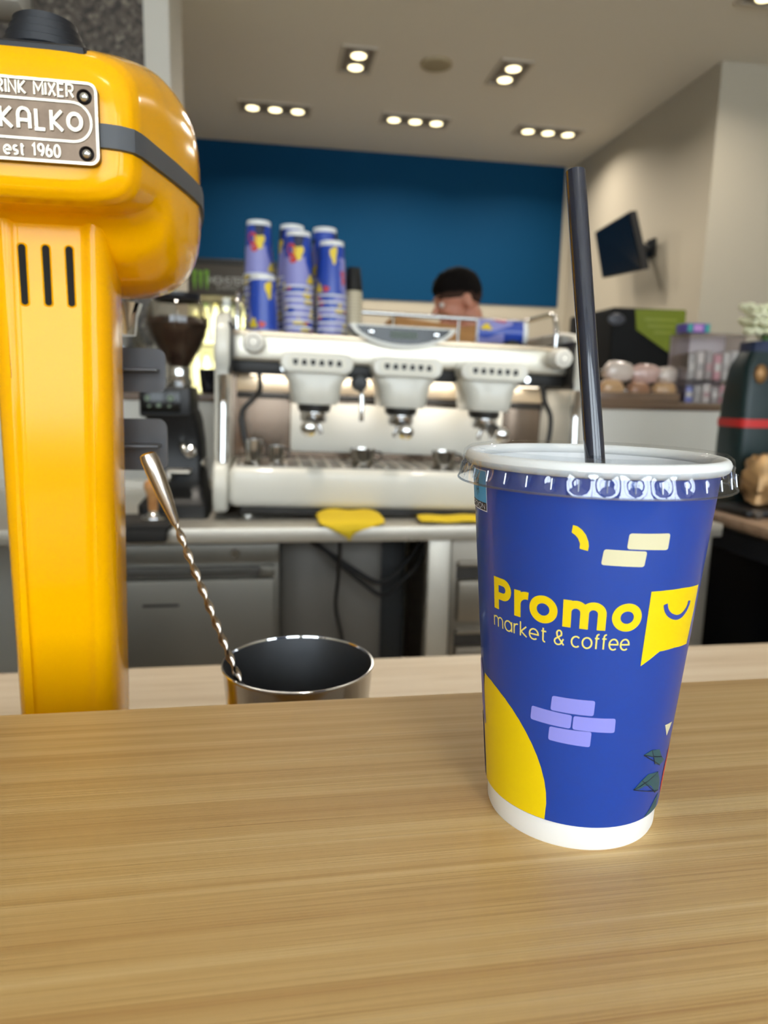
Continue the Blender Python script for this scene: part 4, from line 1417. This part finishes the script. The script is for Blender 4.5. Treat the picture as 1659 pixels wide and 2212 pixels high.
g_ = []
for r in range(9):
    v = r / 8
    row = []
    for c in range(9):
        u = c / 8
        if v < .5:
            k = v / .5
            row.append((.128 + .172 * u, 1.885 - .115 * k - .01 * u, .904 + .016 * (1 - k) * sin(u * pi) + .006 * sin(u * 9) * (1 - k) + .010))
        else:
            k = (v - .5) / .5
            cxx = .205 + .0 * k
            half = .086 * (1 - k) ** .8 + .003
            row.append((cxx + (u - .45) * 2 * half, 1.765 - .006 * sin(k * pi) - .004 * sin(u * 8), .912 - .052 * k * (1 - .55 * abs(u - .45) * 2)))
    g_.append(row)
cloth('folded_cloth', 'yellow microfibre cloth hanging in a point over the workbench edge', g_, (.21, 1.82, .9005))
g_ = [[(.395 + .20 * c / 6, 1.795 + .075 * r / 4, .9045 + .012 * sin(pi * r / 4) + .003 * sin(c * 2.)) for c in range(7)] for r in range(5)]
cloth('folded_cloth', 'flat yellow cloth tucked under the espresso machine beside the blue cup', g_, (.49, 1.83, .9005))

# ================================================================ white partition with wooden ledge
t = thing('back_counter', 'white panelled counter with a brown wooden ledge behind the espresso machine', 'counter', (.4, 2.65, 0))
XR = aty(1582, 900, 2.60).x
MB().box(-1.2, XR, 2.60, 2.95 if False else 2.74, 0, 1.195, .003).obj('panel', mat('panel_white', (226, 222, 212), .45, var=.02, vscale=3), t, world=True)
WALN = wood_mat('brown_ledge', [(96, 74, 58), (122, 98, 78), (140, 114, 92)], 2, 30)
MB().box(-1.2, XR + .005, 2.592, 2.748, 1.195, 1.222, .003).obj('ledge', WALN, t, world=True)
tr_ = thing('pastry_tray', 'brown wooden tray of wrapped pastries on the white counter', 'tray', (1.3, 2.67, 1.222))
TX0, TX1 = aty(1188, 850, 2.61).x, aty(1466, 850, 2.61).x
MB().box(TX0, TX1, 2.602, 2.74, 1.2225, 1.232).obj('bottom', WALN, tr_, smooth=0, world=True)
MB().box(TX0, TX1, 2.597, 2.605, 1.2225, 1.262, .002).obj('front_board', WALN, tr_, world=True)
MB().box(TX0, TX1, 2.737, 2.745, 1.2225, 1.262, .002).obj('back_board', WALN, tr_, world=True)
for x in (TX0, TX1 - .008):
    MB().box(x, x + .008, 2.605, 2.737, 1.2225, 1.262, .002).obj('end_board', WALN, tr_, world=True)


def packet(x, y, z, sx_, sy_, sz_, material, label, cat='pastry', group='wrapped pastries in the wooden tray', seed=0, name='wrapped_pastry', rz=0., amp=.16, fq=2.2):
    t_ = thing(name, label, cat, (x, y, z), (0, 0, rz), group)
    m_ = MB()
    nu, nv = 18, 12
    rings_ = []
    for j in range(nv + 1):
        a = -pi / 2 + pi * j / nv
        ring_ = []
        for i in range(nu):
            b = 2 * pi * i / nu
            v_ = Vector((cos(a) * cos(b), cos(a) * sin(b), sin(a)))
            k_ = 1 + amp * noise.noise(v_ * fq + Vector((seed * 3.1, 0, 0)))
            q_ = Vector((math.copysign(abs(v_.x) ** .75, v_.x) * sx_, math.copysign(abs(v_.y) ** .75, v_.y) * sy_, math.copysign(abs(v_.z) ** .8, v_.z) * sz_)) * k_
            ring_.append(q_ + Vector((0, 0, sz_)))
        rings_.append(ring_)
    m_.loft(rings_)
    m_.obj('filling', material, t_, smooth=60)
    for s_ in (-1, 1):
        m_ = MB()
        f_ = [(s_ * sx_ * .9, -sy_ * .5, sz_ * .9), (s_ * sx_ * .9, sy_ * .5, sz_ * 1.1), (s_ * sx_ * 1.25, sy_ * .7, sz_ * 1.2), (s_ * sx_ * 1.25, -sy_ * .7, sz_ * .9)]
        m_.add(f_ + [(a_[0], a_[1], a_[2] + .002) for a_ in f_], [(0, 1, 2, 3), (7, 6, 5, 4), (0, 4, 5, 1), (1, 5, 6, 2), (2, 6, 7, 3), (3, 7, 4, 0)])
        m_.obj('crimped_end', clear_mat('wrapper_film', (240, 232, 224), .3, .2), t_, smooth=0)
    m_ = MB()
    m_.lathe([(1.03, -1)], n=3) if False else None
    return t_


PW = [mat('pastry_white', (226, 210, 198), .25, coat=.6), mat('pastry_gold', (204, 164, 120), .3, coat=.6), mat('pastry_pink', (214, 178, 166), .3, coat=.6), mat('pastry_red', (206, 66, 52), .35, coat=.5), mat('pastry_yellow', (226, 170, 50), .35, coat=.5), mat('pastry_brown', (172, 126, 96), .35, coat=.5)]
NM = ['white-glazed', 'golden', 'pink-glazed', 'red-wrapped', 'yellow-wrapped', 'brown']
lay = [(1212, 0, 1.234, 5, .034, .030), (1222, 1, 1.262, 4, .034, .030), (1250, 0, 1.234, 3, .036, .036), (1322, 0, 1.234, 1, .050, .038), (1335, 1, 1.300, 0, .062, .042), (1380, 0, 1.234, 5, .046, .036), (1392, 1, 1.296, 2, .058, .040), (1436, 0, 1.234, 1, .050, .036), (1444, 1, 1.296, 0, .056, .036)]
wh = ['at the left end of the tray', 'second from the left in the tray', 'just left of the black straw', 'just right of the black straw', 'lying high right of the black straw', 'low in the middle of the tray', 'lying high in the middle of the tray', 'low at the right end of the tray', 'lying high at the right end of the tray']
for k, (px_, row, z, mi, s_, h_) in enumerate(lay):
    x = aty(px_, 800, 2.65 + .045 * row).x
    packet(x, 2.648 + .045 * row, z, s_, .030, h_, PW[mi], '%s pastry in clear film %s' % (NM[mi], wh[k]), seed=k, rz=random.uniform(-.3, .3))

# clear snack rack on the counter end
rk = thing('snack_rack', 'clear two-tier snack rack standing on the end of the white counter', 'display rack', (1.7, 2.67, 1.222))
RX0, RX1 = aty(1472, 800, 2.64).x, aty(1592, 800, 2.64).x
ACR = clear_mat('acrylic_clear', (232, 228, 230), .12, .1)
zt0 = aty(1530, 712, 2.64).z
for z in (1.2225, 1.312, zt0 - .02):
    MB().box(RX0, RX1, 2.604, 2.738, z, z + .004).obj('shelf', ACR, rk, smooth=0, world=True)
for x in (RX0, RX1 - .004):
    MB().box(x, x + .004, 2.604, 2.738, 1.2265, zt0 - .02).obj('side', ACR, rk, smooth=0, world=True)
MB().box(RX0, RX1, 2.735, 2.739, 1.2265, zt0 - .02).obj('back', mat('rack_back', (196, 184, 184), .5), rk, smooth=0, world=True)
SN = [(196, 190, 188), (178, 172, 170), (206, 196, 192), (168, 158, 156), (200, 150, 156), (190, 184, 180)]
nms = ['pale grey', 'grey', 'off-white', 'taupe', 'pink', 'light beige']
for tier, (z, h) in enumerate(((1.2270, .076), (1.3165, .118))):
    for k in range(6):
        x = RX0 + .012 + k * (RX1 - RX0 - .018) / 6
        wdt = (RX1 - RX0) / 6 - .010
        col_ = (132, 138, 200) if (tier == 0 and k == 0) else SN[(k + tier) % 6]
        nm_ = 'blue' if (tier == 0 and k == 0) else nms[(k + tier) % 6]
        t_ = thing('snack_bar', '%s snack packet, number %s from the left on the %s tier of the rack' % (nm_, ['one', 'two', 'three', 'four', 'five', 'six'][k], ['lower', 'upper'][tier]), 'snack packet', (x + wdt / 2, 2.66, z), group='snack packets in the clear rack')
        MB().box(-wdt / 2, wdt / 2, -.045, .045, 0, h * (.86 + .12 * ((k * 7) % 3) / 2), .004, 2).obj('packet', mat('snack_%s' % nm_.replace(' ', '_'), col_, .35), t_)
        MB().box(-wdt / 2 + .002, wdt / 2 - .002, -.046, -.0448, h * .3, h * .55).obj('printed_label', mat('snack_label_%d' % (k % 3), [(206, 200, 196), (168, 160, 158), (184, 150, 150)][k % 3], .4), t_, smooth=0)
t_ = thing('gum_box', 'small purple and teal box lying on top of the snack rack', 'box', (RX0 + .045, 2.66, zt0 - .016))
MB().box(-.048, .050, -.04, .04, .0005, .036, .003).obj('carton', mat('gum_purple', (88, 74, 176), .4), t_)
MB().box(-.020, .018, -.0412, -.0398, .006, .030, .0003).obj('printed_patch', mat('gum_pink', (206, 150, 214), .4), t_)
for x in (-.046, .028):
    MB().box(x, x + .020, -.0412, -.0398, .003, .033, .0003).obj('printed_edge', mat('gum_teal', (60, 168, 160), .4), t_)

# things standing on the ledge near the grinder
t_ = thing('glass_jar', 'clear bell-shaped jar on the white counter behind the yellow mixer', 'jar', (aty(262, 800, 2.66).x, 2.67, 1.2225))
MB().lathe([(.001, 0), (.082, 0), (.086, .01), (.086, .12), (.078, .20), (.060, .27), (.052, .30), (.052, .33)], n=36, cap0=True).obj('glass', clear_mat('jar_glass', (214, 216, 212), .16, .06), t_)
MB().lathe([(.054, .322), (.058, .326), (.058, .352), (.02, .36), (.001, .36)], n=32, cap0=True, cap1=True).obj('lid', mat('jar_lid', (190, 184, 172), .4, .5), t_)
MB().lathe([(.001, .004), (.080, .004), (.082, .10), (.06, .125), (.001, .13)], n=28, cap0=True, cap1=True).obj('sugar', mat('sugar_white', (196, 194, 188), .8), t_)
p_ = aty(452, 842, 2.66)
t_ = thing('dark_tumbler', 'dark glass tumbler on the white counter beside the grinder hopper', 'glass', (p_.x, 2.66, 1.2225))
MB().lathe([(.001, 0), (.026, 0), (.028, .004), (.036, .085), (.034, .085), (.026, .006), (.001, .006)], n=28, cap0=True, cap1=True).obj('glass', mat('tumbler_glass', (16, 20, 34), .08, coat=.5), t_)
MB().lathe([(.0362, .083), (.0368, .0865), (.034, .0868)], n=28).obj('rim', mat('tumbler_rim', (60, 66, 84), .1), t_)

# ================================================================ drinks fridge with header sign
FY = 4.6
fz0, fz1 = aty(470, 640, FY).z, aty(470, 560, FY).z
fx0, fx1 = -.86, .07
fr = thing('drinks_fridge', 'lit drinks fridge with a dark header sign behind the cup stacks', 'fridge', ((fx0 + fx1) / 2, FY + .3, 0))
FD = mat('fridge_dark', (52, 48, 44), .5)
m = MB()
m.box(fx0, fx1, FY + .55, FY + .60, .0, fz1).box(fx0, fx0 + .04, FY, FY + .55, 0, fz0).box(fx1 - .04, fx1, FY, FY + .55, 0, fz0).box(fx0, fx1, FY, FY + .55, 0, .14)
m.obj('cabinet', FD, fr, smooth=0, world=True)
sg = MB().box(fx0, fx1, FY - .02, FY + .55, fz0, fz1, .004).obj('header_sign', mat('sign_brown', (88, 80, 70), .5), fr, world=True)
MB().box(fx0, fx1, FY - .024, FY - .018, fz1 - .035, fz1 - .004).obj('sign_edge', FD, sg, smooth=0, world=True)
# claw emblem and name on the sign
mpos = aty(434, 606, FY)
sc_ = (fz1 - fz0) / 80 * 1.0
m = MB()
for k, x in enumerate((-.036, .0, .036)):
    hgt = (.062, .056, .062)[k]
    m = MB()
    pl = [(x - .013, hgt), (x + .013, hgt - .004), (x + .011, .02), (x + .008, -.02), (x + .002, -hgt), (x - .004, -hgt * .6), (x - .006, -.012), (x - .012, -.004), (x - .006, .012)]
    m.prism([(mpos.x + u, mpos.z + v) for u, v in pl], lambda u, v, d: Vector((u, FY - .02 - d, v)), 0, .004)
    m.obj('claw_emblem', mat('emblem_green', (128, 178, 60), .5, emit=(128, 178, 60), es=.12), sg, smooth=0, world=True)
m = MB()
tp_ = aty(452, 612, FY)
write(m, 'MONSTER', tp_.x, tp_.z - .004, .215, .040, .008, lambda u, v, h: Vector((u, FY - .0205 - h, v)), gap=.16, h0=0, h1=.003)
m.obj('sign_lettering', mat('sign_grey', (196, 192, 184), .5), sg, smooth=0, world=True)
m = MB()
write(m, 'ENERGY', tp_.x + .05, tp_.z - .034, .12, .018, .003, lambda u, v, h: Vector((u, FY - .0205 - h, v)), gap=.3, h0=0, h1=.002)
m.obj('sign_lettering', mat('sign_grey', (196, 192, 184), .5), sg, smooth=0, world=True)
MB().box(fx0 + .04, fx1 - .04, FY + .53, FY + .548, .14, fz0).obj('lining', mat('fridge_lining', (250, 248, 226), .6), fr, smooth=0, world=True)
shz = [.14 + .001, .55, .92, 1.24, 1.53]
for z in shz[1:]:
    MB().box(fx0 + .045, fx1 - .045, FY + .06, FY + .52, z - .012, z).obj('shelf', mat('shelf_wire', (210, 206, 180), .4), fr, smooth=0, world=True)
MB().box(fx0 + .04, fx1 - .04, FY + .005, FY + .012, .14, fz0).obj('door_glass', clear_mat('fridge_glass', (246, 246, 236), .05), fr, smooth=0, world=True)
LED = mat('fridge_led', (255, 250, 200), .5, emit=(255, 248, 190), es=5.)
for x in (fx0 + .05, fx1 - .06):
    MB().box(x, x + .012, FY + .03, FY + .045, .16, fz0 - .01).obj('led_strip', LED, fr, smooth=0, world=True)
ld = bpy.data.lights.new('fridge_light', 'AREA')
ld.shape = 'RECTANGLE'
ld.size, ld.size_y, ld.energy, ld.color = .8, 1.5, 26., (1, .98, .80)
lo_ = bpy.data.objects.new('fridge_light', ld)
COL.objects.link(lo_)
lo_.parent = fr
lo_.location = (0, FY + .04 - (FY + .3), 1.0)
lo_.rotation_euler = (RAD(90), 0, 0)
random.seed(11)
cn0 = None
CANC = [(244, 242, 206), (236, 238, 214), (216, 222, 176), (248, 246, 222), (212, 206, 176)]
rown = {1: 'third shelf from the bottom', 2: 'second shelf from the top', 3: 'shelf at ledge height', 4: 'top shelf'}
for si in (3, 4):
    z = shz[si]
    for k in range(8):
        x = fx0 + .42 + k * .062
        t_ = thing('drink_bottle', 'pale drink bottle %s from the left on the lit fridge %s' % (['first', 'second', 'third', 'fourth', 'fifth', 'sixth', 'seventh', 'eighth'][k], rown[si]), 'bottle', (x, FY + .16 + .02 * (k % 2), z + .0005), group='bottles in the lit fridge')
        hh = random.choice((.20, .22, .235))
        cm = CANC[random.randrange(5)]
        MB().lathe([(.001, 0), (.024, 0), (.027, .005), (.027, hh * .62), (.022, hh * .74), (.012, hh * .88), (.012, hh * .94)], n=18, cap0=True, cap1=True).obj('bottle', mat('bottle_%d_%d_%d' % cm, cm, .25), t_)
        MB().lathe([(.0135, hh * .93), (.0135, hh), (.001, hh)], n=14, cap0=True, cap1=True).obj('cap', mat('cap_%d' % (k % 3), [(220, 220, 210), (90, 120, 60), (200, 190, 120)][k % 3], .4), t_)

# ================================================================ lime and black cooler
gy = 3.6
gx0, gx1 = aty(1322, 700, gy).x, aty(1482, 700, gy).x
gz1 = aty(1420, 667, gy).z
ck = thing('display_cooler', 'black display cooler with a lime green diagonal front below the television', 'cooler', ((gx0 + gx1) / 2, gy + .3, 0))
MB().box(gx0, gx1, gy, gy + .55, 0, gz1, .012, 3).obj('case', mat('cooler_black', (8, 9, 10), .6, spec=.2), ck, world=True)
gp = [aty(*q_, gy) for q_ in ((1372, 668), (1480, 670), (1478, 786), (1464, 776), (1374, 712))]
m = MB()
m.prism([(q_.x, q_.z) for q_ in gp], lambda u, v, d: Vector((u, gy - d, v)), -.002, .004)
gpo = m.obj('green_panel', mat('cooler_lime', (112, 124, 6), .5), ck, smooth=0, world=True)
for i, (a, b, y_) in enumerate(((1392, 1462, 690), (1398, 1456, 704), (1412, 1452, 718))):
    q0, q1 = aty(a, y_, gy), aty(b, y_ + 1, gy)
    MB().box(q0.x, q1.x, gy - .006, gy - .004, q0.z - .007, q0.z + .007, .001).obj('printed_line', mat('cooler_pale', (134, 144, 50), .5), gpo, world=True)
q_ = aty(1331, 690, gy)
MB().ell((q_.x, gy - .004, q_.z), (.05, .008, .03), 18, 10).obj('emblem', mat('cooler_emblem', (70, 72, 80), .3), ck, world=True)

# ================================================================ side counter on the right
sc2 = thing('side_counter', 'brown topped side counter at the right edge of the photo', 'counter', (1.7, 1.5, 0))
MB().box(1.345, 2.05, .95, 2.22, .868, .90, .004, 2).obj('counter_top', wood_mat('side_oak', [(128, 104, 84), (150, 124, 102), (166, 140, 118)], 2, 30), sc2, world=True)
uf = thing('glass_door_fridge', 'black glass-fronted fridge under the brown side counter', 'fridge', (1.7, 1.6, 0))
MB().box(1.392, 2.02, .98, 2.20, 0, .866, .004).obj('case', mat('sidefridge_black', (24, 26, 30), .4), uf, world=True)
for (ya, yb2) in ((1.585, 2.185), (.99, 1.575)):
    d_ = MB()
    d_.box(1.380, 1.394, ya, yb2, .03, .09).box(1.380, 1.394, ya, yb2, .79, .85).box(1.380, 1.394, ya, ya + .05, .09, .79).box(1.380, 1.394, yb2 - .05, yb2, .09, .79)
    dd = d_.obj('door_frame', mat('doorframe_dark', (34, 36, 42), .35), uf, smooth=0, world=True)
    MB().box(1.384, 1.388, ya + .05, yb2 - .05, .09, .79).obj('door_glass', mat('dark_glass', (12, 14, 18), .08), dd, smooth=0, world=True)
    MB().box(1.362, 1.380, ya + .012, ya + .034, .25, .82, .004).obj('door_handle', mat('handle_grey', (150, 150, 158), .35, .8), dd, world=True)
    for z in (.30, .45, .60, .72):
        MB().box(1.3875, 1.3885, ya + .06, yb2 - .06, z, z + .012).obj('shelf_edge', mat('shelf_grey', (60, 58, 56), .5), dd, smooth=0, world=True)

# gift bag, foil bag and black tray on the side counter
bx, by = aty(1655, 900, 2.05).x, 2.08
t_ = thing('gift_bag', 'dark green gift bag with a red ribbon band at the right edge', 'gift bag', (bx, by, .9005))
zt_ = aty(1640, 760, 2.05).z - .9005
m = MB()
rings = []
hwid = bx - aty(1584, 950, 2.05).x
for (k, wdt, dep) in ((0, .92, .06), (.03, 1.0, .07), (.45, 1.02, .07), (.72, 1.0, .066), (.90, .94, .056), (1.0, .74, .046)):
    rings.append([Vector((p2[0], p2[1], k * zt_)) for p2 in rrect(-hwid * wdt, hwid * wdt, -dep, dep, .025, 4)])
m.loft(rings)
m.obj('bag', mat('bag_green', (14, 38, 40), .4, bump=.4, bscale=40), t_, smooth=60)
zr = aty(1630, 914, 2.05).z - .9005
m = MB()
m.loft([[Vector((p2[0], p2[1], zr + dz)) for p2 in rrect(-hwid * 1.035, hwid * 1.035, -.073, .073, .026, 4)] for dz in (-.013, .013)], False, False)
m.obj('ribbon', mat('ribbon_red', (198, 40, 38), .5), t_, smooth=60)
m = MB()
m.loft([[Vector((p2[0], p2[1], zt_ + dz)) for p2 in rrect(-hwid * s_, hwid * s_, -.045, .045, .02, 4)] for dz, s_ in ((-.02, .72), (.03, .70), (.034, .5))])
m.obj('navy_collar', mat('collar_navy', (36, 48, 78), .5), t_, smooth=60)
MB().ell((-hwid * .55, -.062, zt_ * .86), (.022, .012, .03), 14, 10).obj('gold_tag', mat('tag_gold', (150, 112, 70), .4, .5), t_)
# pale green blossoms above the bag
bl = thing('blossom_bunch', 'pale green ruffled blossoms rising above the dark gift bag', 'flowers', (bx - .006, by, .9005 + zt_ + .034))
random.seed(5)
for k in range(34):
    q_ = Vector((random.uniform(-.055, .06), random.uniform(-.035, .035), .016 + .0055 * (k // 2) + random.uniform(-.004, .006)))
    m = MB()
    for j in range(7):
        a = 2 * pi * j / 7
        m.ell(q_ + Vector((.016 * cos(a), .016 * sin(a), .005 * (j % 2))), (.015, .015, .010), 8, 6)
    m.ell(q_ + Vector((0, 0, .006)), .012, 8, 6)
    m.obj('blossom', mat('blossom_pale', (238, 238, 204), .7), bl)
MB().tube([(0, 0, -.0338), (0, 0, .06)], .014, 10).obj('stems', mat('stem_green', (86, 120, 58), .6), bl)
q_ = aty(1650, 1020, 1.93)
fb = packet(q_.x + .01, 1.93, .923, .078, .045, .078, mat('foil_gold', (176, 140, 96), .38, .45, var=.25, vscale=40, bump=1., bscale=45), 'crumpled gold foil bag in front of the gift bag', 'foil bag', None, 42, 'foil_bag', .2, .38, 3.)
tb = thing('black_tray', 'flat black tray with a round knob under the gold foil bag', 'tray', (q_.x, 1.93, .9005))
MB().box(-.105, .16, -.085, .085, 0, .022, .005, 2).obj('tray', BLACK, tb)
MB().lathe([(.001, -.100), (.012, -.099), (.014, -.094), (.014, -.084)], (-.075, 0, .012), 16, 'y', cap0=True).obj('knob', mat('knob_grey', (96, 90, 84), .4, .5), tb)

# ================================================================ person behind the counter
HX, HY, HZ = .790, 2.98, 1.638
per = thing('person', 'person in a tan top bending the head, behind the espresso machine', 'person', (.80, HY, 0))
SKIN = mat('skin', (192, 132, 108), .5, sub=.15)
HR = Matrix.Rotation(RAD(-16), 3, 'Y')


def hd_(x, y, z):
    return Vector((HX, HY, HZ)) + HR @ Vector((x, y, z))


b = MB()
b.ell(hd_(.005, 0, .012), (.098, .074, .088), 24, 16, R=HR)
b.ell(hd_(-.030, 0, -.045), (.062, .058, .075), 20, 14, R=HR)
b.ell(hd_(-.052, 0, -.100), (.036, .036, .026), 16, 10, R=HR)
b.caps(hd_(-.095, 0, -.012), hd_(-.118, 0, -.048), .009, .014)
b.ell(hd_(-.088, 0, .012), (.016, .046, .012), 14, 8, R=HR)
b.ell(hd_(-.090, 0, -.080), (.016, .024, .008), 12, 8, R=HR)
b.ell(hd_(-.088, 0, -.094), (.015, .021, .008), 12, 8, R=HR)
for s_ in (-1, 1):
    b.ell(hd_(.018, s_ * .076, -.030), (.020, .010, .034), 14, 10, R=HR @ Matrix.Rotation(RAD(-10), 3, 'Y'))
    b.ell(hd_(-.070, s_ * .040, -.040), (.022, .018, .018), 12, 8, R=HR)
nk0, nk1 = hd_(.030, 0, -.085), Vector((.85, HY, 1.44))
b.caps(nk0, nk1, .056, .064)
b.caps((.86, HY, 1.40), (.85, HY, 1.05), .125, .12)
b.caps((.85, HY, 1.05), (.84, HY, .95), .125, .135)
for s_ in (-1, 1):
    sh = Vector((.845, HY + s_ * .175, 1.425))
    b.caps((.85, HY, 1.40), sh, .085, .062)
    el = Vector((.50, HY + s_ * .20, 1.475 if s_ < 0 else 1.25))
    wr_ = Vector((.36, HY + s_ * .10, 1.31 if s_ < 0 else 1.24))
    b.caps(sh, el, .056, .044)
    b.caps(el, wr_, .042, .028)
    fd = (wr_ - el).normalized()
    pm = wr_ + fd * .055
    b.caps(wr_, pm, .027, .034)
    sd = Vector((0, 1, 0))
    for k in range(4):
        o_ = sd * ((k - 1.5) * .019)
        k0 = pm + fd * .020 + o_
        k1 = k0 + fd * (.036, .042, .040, .030)[k] + Vector((0, 0, -.008))
        k2 = k1 + fd * .022 + Vector((0, 0, -.018))
        b.caps(k0, k1, .0092, .0086, 8)
        b.caps(k1, k2, .0086, .0076, 8)
    th0 = wr_ + fd * .022 - sd * s_ * .026
    b.caps(th0, th0 + fd * .028 - sd * s_ * .020, .0105, .0095, 8)
    b.caps(th0 + fd * .028 - sd * s_ * .020, th0 + fd * .055 - sd * s_ * .022 + Vector((0, 0, -.008)), .0095, .008, 8)
    hp_ = Vector((.845, HY + s_ * .09, .93))
    kn = Vector((.825, HY + s_ * .10, .50))
    an = Vector((.86, HY + s_ * .10, .085))
    b.caps(hp_, kn, .085, .058)
    b.caps(kn, an, .056, .038)
    b.caps(an + Vector((.03, 0, -.045)), an + Vector((-.16, 0, -.053)), .038, .030)
bo = b.obj('body', SKIN, per, world=True, smooth=180)
rm = bo.modifiers.new('skin_surface', 'REMESH')
rm.mode = 'VOXEL'
rm.voxel_size = .0065
rm.use_smooth_shade = True
sm_ = bo.modifiers.new('soften', 'SMOOTH')
sm_.iterations = 3


def garment(name, build, material, vox=.010):
    m_ = MB()
    build(m_)
    o_ = m_.obj(name, material, per, world=True, smooth=180)
    r_ = o_.modifiers.new('surface', 'REMESH')
    r_.mode, r_.voxel_size, r_.use_smooth_shade = 'VOXEL', vox, True
    s2 = o_.modifiers.new('soften', 'SMOOTH')
    s2.iterations = 4
    return o_


def shirt(m_):
    m_.caps((.86, HY, 1.40), (.85, HY, 1.05), .138, .135)
    m_.caps((.85, HY, 1.05), (.84, HY, .93), .138, .150)
    m_.caps((.852, HY, 1.44), (.848, HY, 1.455), .078, .072)
    for s_ in (-1, 1):
        sh = Vector((.845, HY + s_ * .175, 1.425))
        el = Vector((.50, HY + s_ * .20, 1.475 if s_ < 0 else 1.25))
        wr_ = Vector((.36, HY + s_ * .10, 1.31 if s_ < 0 else 1.24))
        m_.caps((.85, HY, 1.405), sh, .098, .076)
        m_.caps(sh, el, .070, .058)
        m_.caps(el, el.lerp(wr_, .8), .056, .042)


def trousers(m_):
    m_.caps((.845, HY, .93), (.845, HY, .90), .148, .148)
    for s_ in (-1, 1):
        hp_ = Vector((.845, HY + s_ * .09, .93))
        kn = Vector((.825, HY + s_ * .10, .50))
        an = Vector((.86, HY + s_ * .10, .11))
        m_.caps(hp_, kn, .098, .070)
        m_.caps(kn, an, .068, .055)


garment('tan_top', shirt, mat('shirt_tan', (190, 138, 84), .8))
garment('trousers', trousers, mat('trousers_dark', (36, 38, 44), .8))
for s_ in (-1, 1):
    m = MB()
    an = Vector((.86, HY + s_ * .10, .085))
    m.caps(an + Vector((.035, 0, -.042)), an + Vector((-.165, 0, -.046)), .042, .036)
    m.v = [Vector((p2.x, p2.y, max(p2.z, .0))) for p2 in m.v]
    m.obj('shoe', mat('shoe_black', (22, 22, 24), .5), per, world=True)
# hair: a cap over the crown, short at the sides
def hair_shell(name, drop, base, lift, top, rough_, material):
    m = MB()
    nu, nv = 48, 28
    rings = []
    for j in range(nv + 1):
        a = pi * j / nv
        ring = []
        for i in range(nu):
            t2 = 2 * pi * i / nu
            v = Vector((sin(a) * cos(t2), sin(a) * sin(t2), cos(a)))
            # hairline: high on the forehead (-x), low at the nape (+x)
            line = .04 - drop - .74 * (v.x * .5 + .5) + .16 * abs(v.y) + .10 * noise.noise(v * 7.)
            k = max(0, min(1, (v.z - line) / .24))
            k = k * k * (3 - 2 * k)
            thick = base + k * (lift + top * max(0, v.z) ** 1.2 + .5 * top * max(0, -v.x) * max(0, v.z))
            thick += k * rough_ * (noise.noise(v * 5.) + .6 * noise.noise(v * 11.))
            ring.append(hd_(.005 + v.x * .098 * thick, v.y * .074 * thick, .012 + v.z * .088 * thick))
        rings.append(ring)
    m.loft(rings)
    return m.obj(name, material, per, world=True, smooth=180)


hair_shell('hair', 0., .93, .115, .20, .05, mat('hair_dark', (16, 12, 10), .9, spec=.15, bump=.8, bscale=160))
hair_shell('hair_fade', .26, .93, .105, .0, .012, mat('hair_fade_brown', (62, 44, 36), .9, spec=.15, bump=.6, bscale=260))
for s_ in (-1, 1):
    e_ = MB().ell(hd_(-.083, s_ * .032, -.016), .0115, 12, 8).obj('eye', mat('eye_white', (220, 214, 206), .2), per, world=True)
    MB().ell(hd_(-.0925, s_ * .033, -.018), .0055, 10, 6).obj('iris', mat('iris_dark', (40, 26, 18), .2), e_, world=True)
    MB().tube(bz([hd_(-.090, s_ * .016, .008), hd_(-.092, s_ * .034, .014), hd_(-.078, s_ * .052, .008)], 8), .0045, 8).obj('eyebrow', mat('hair_dark'), per, world=True)
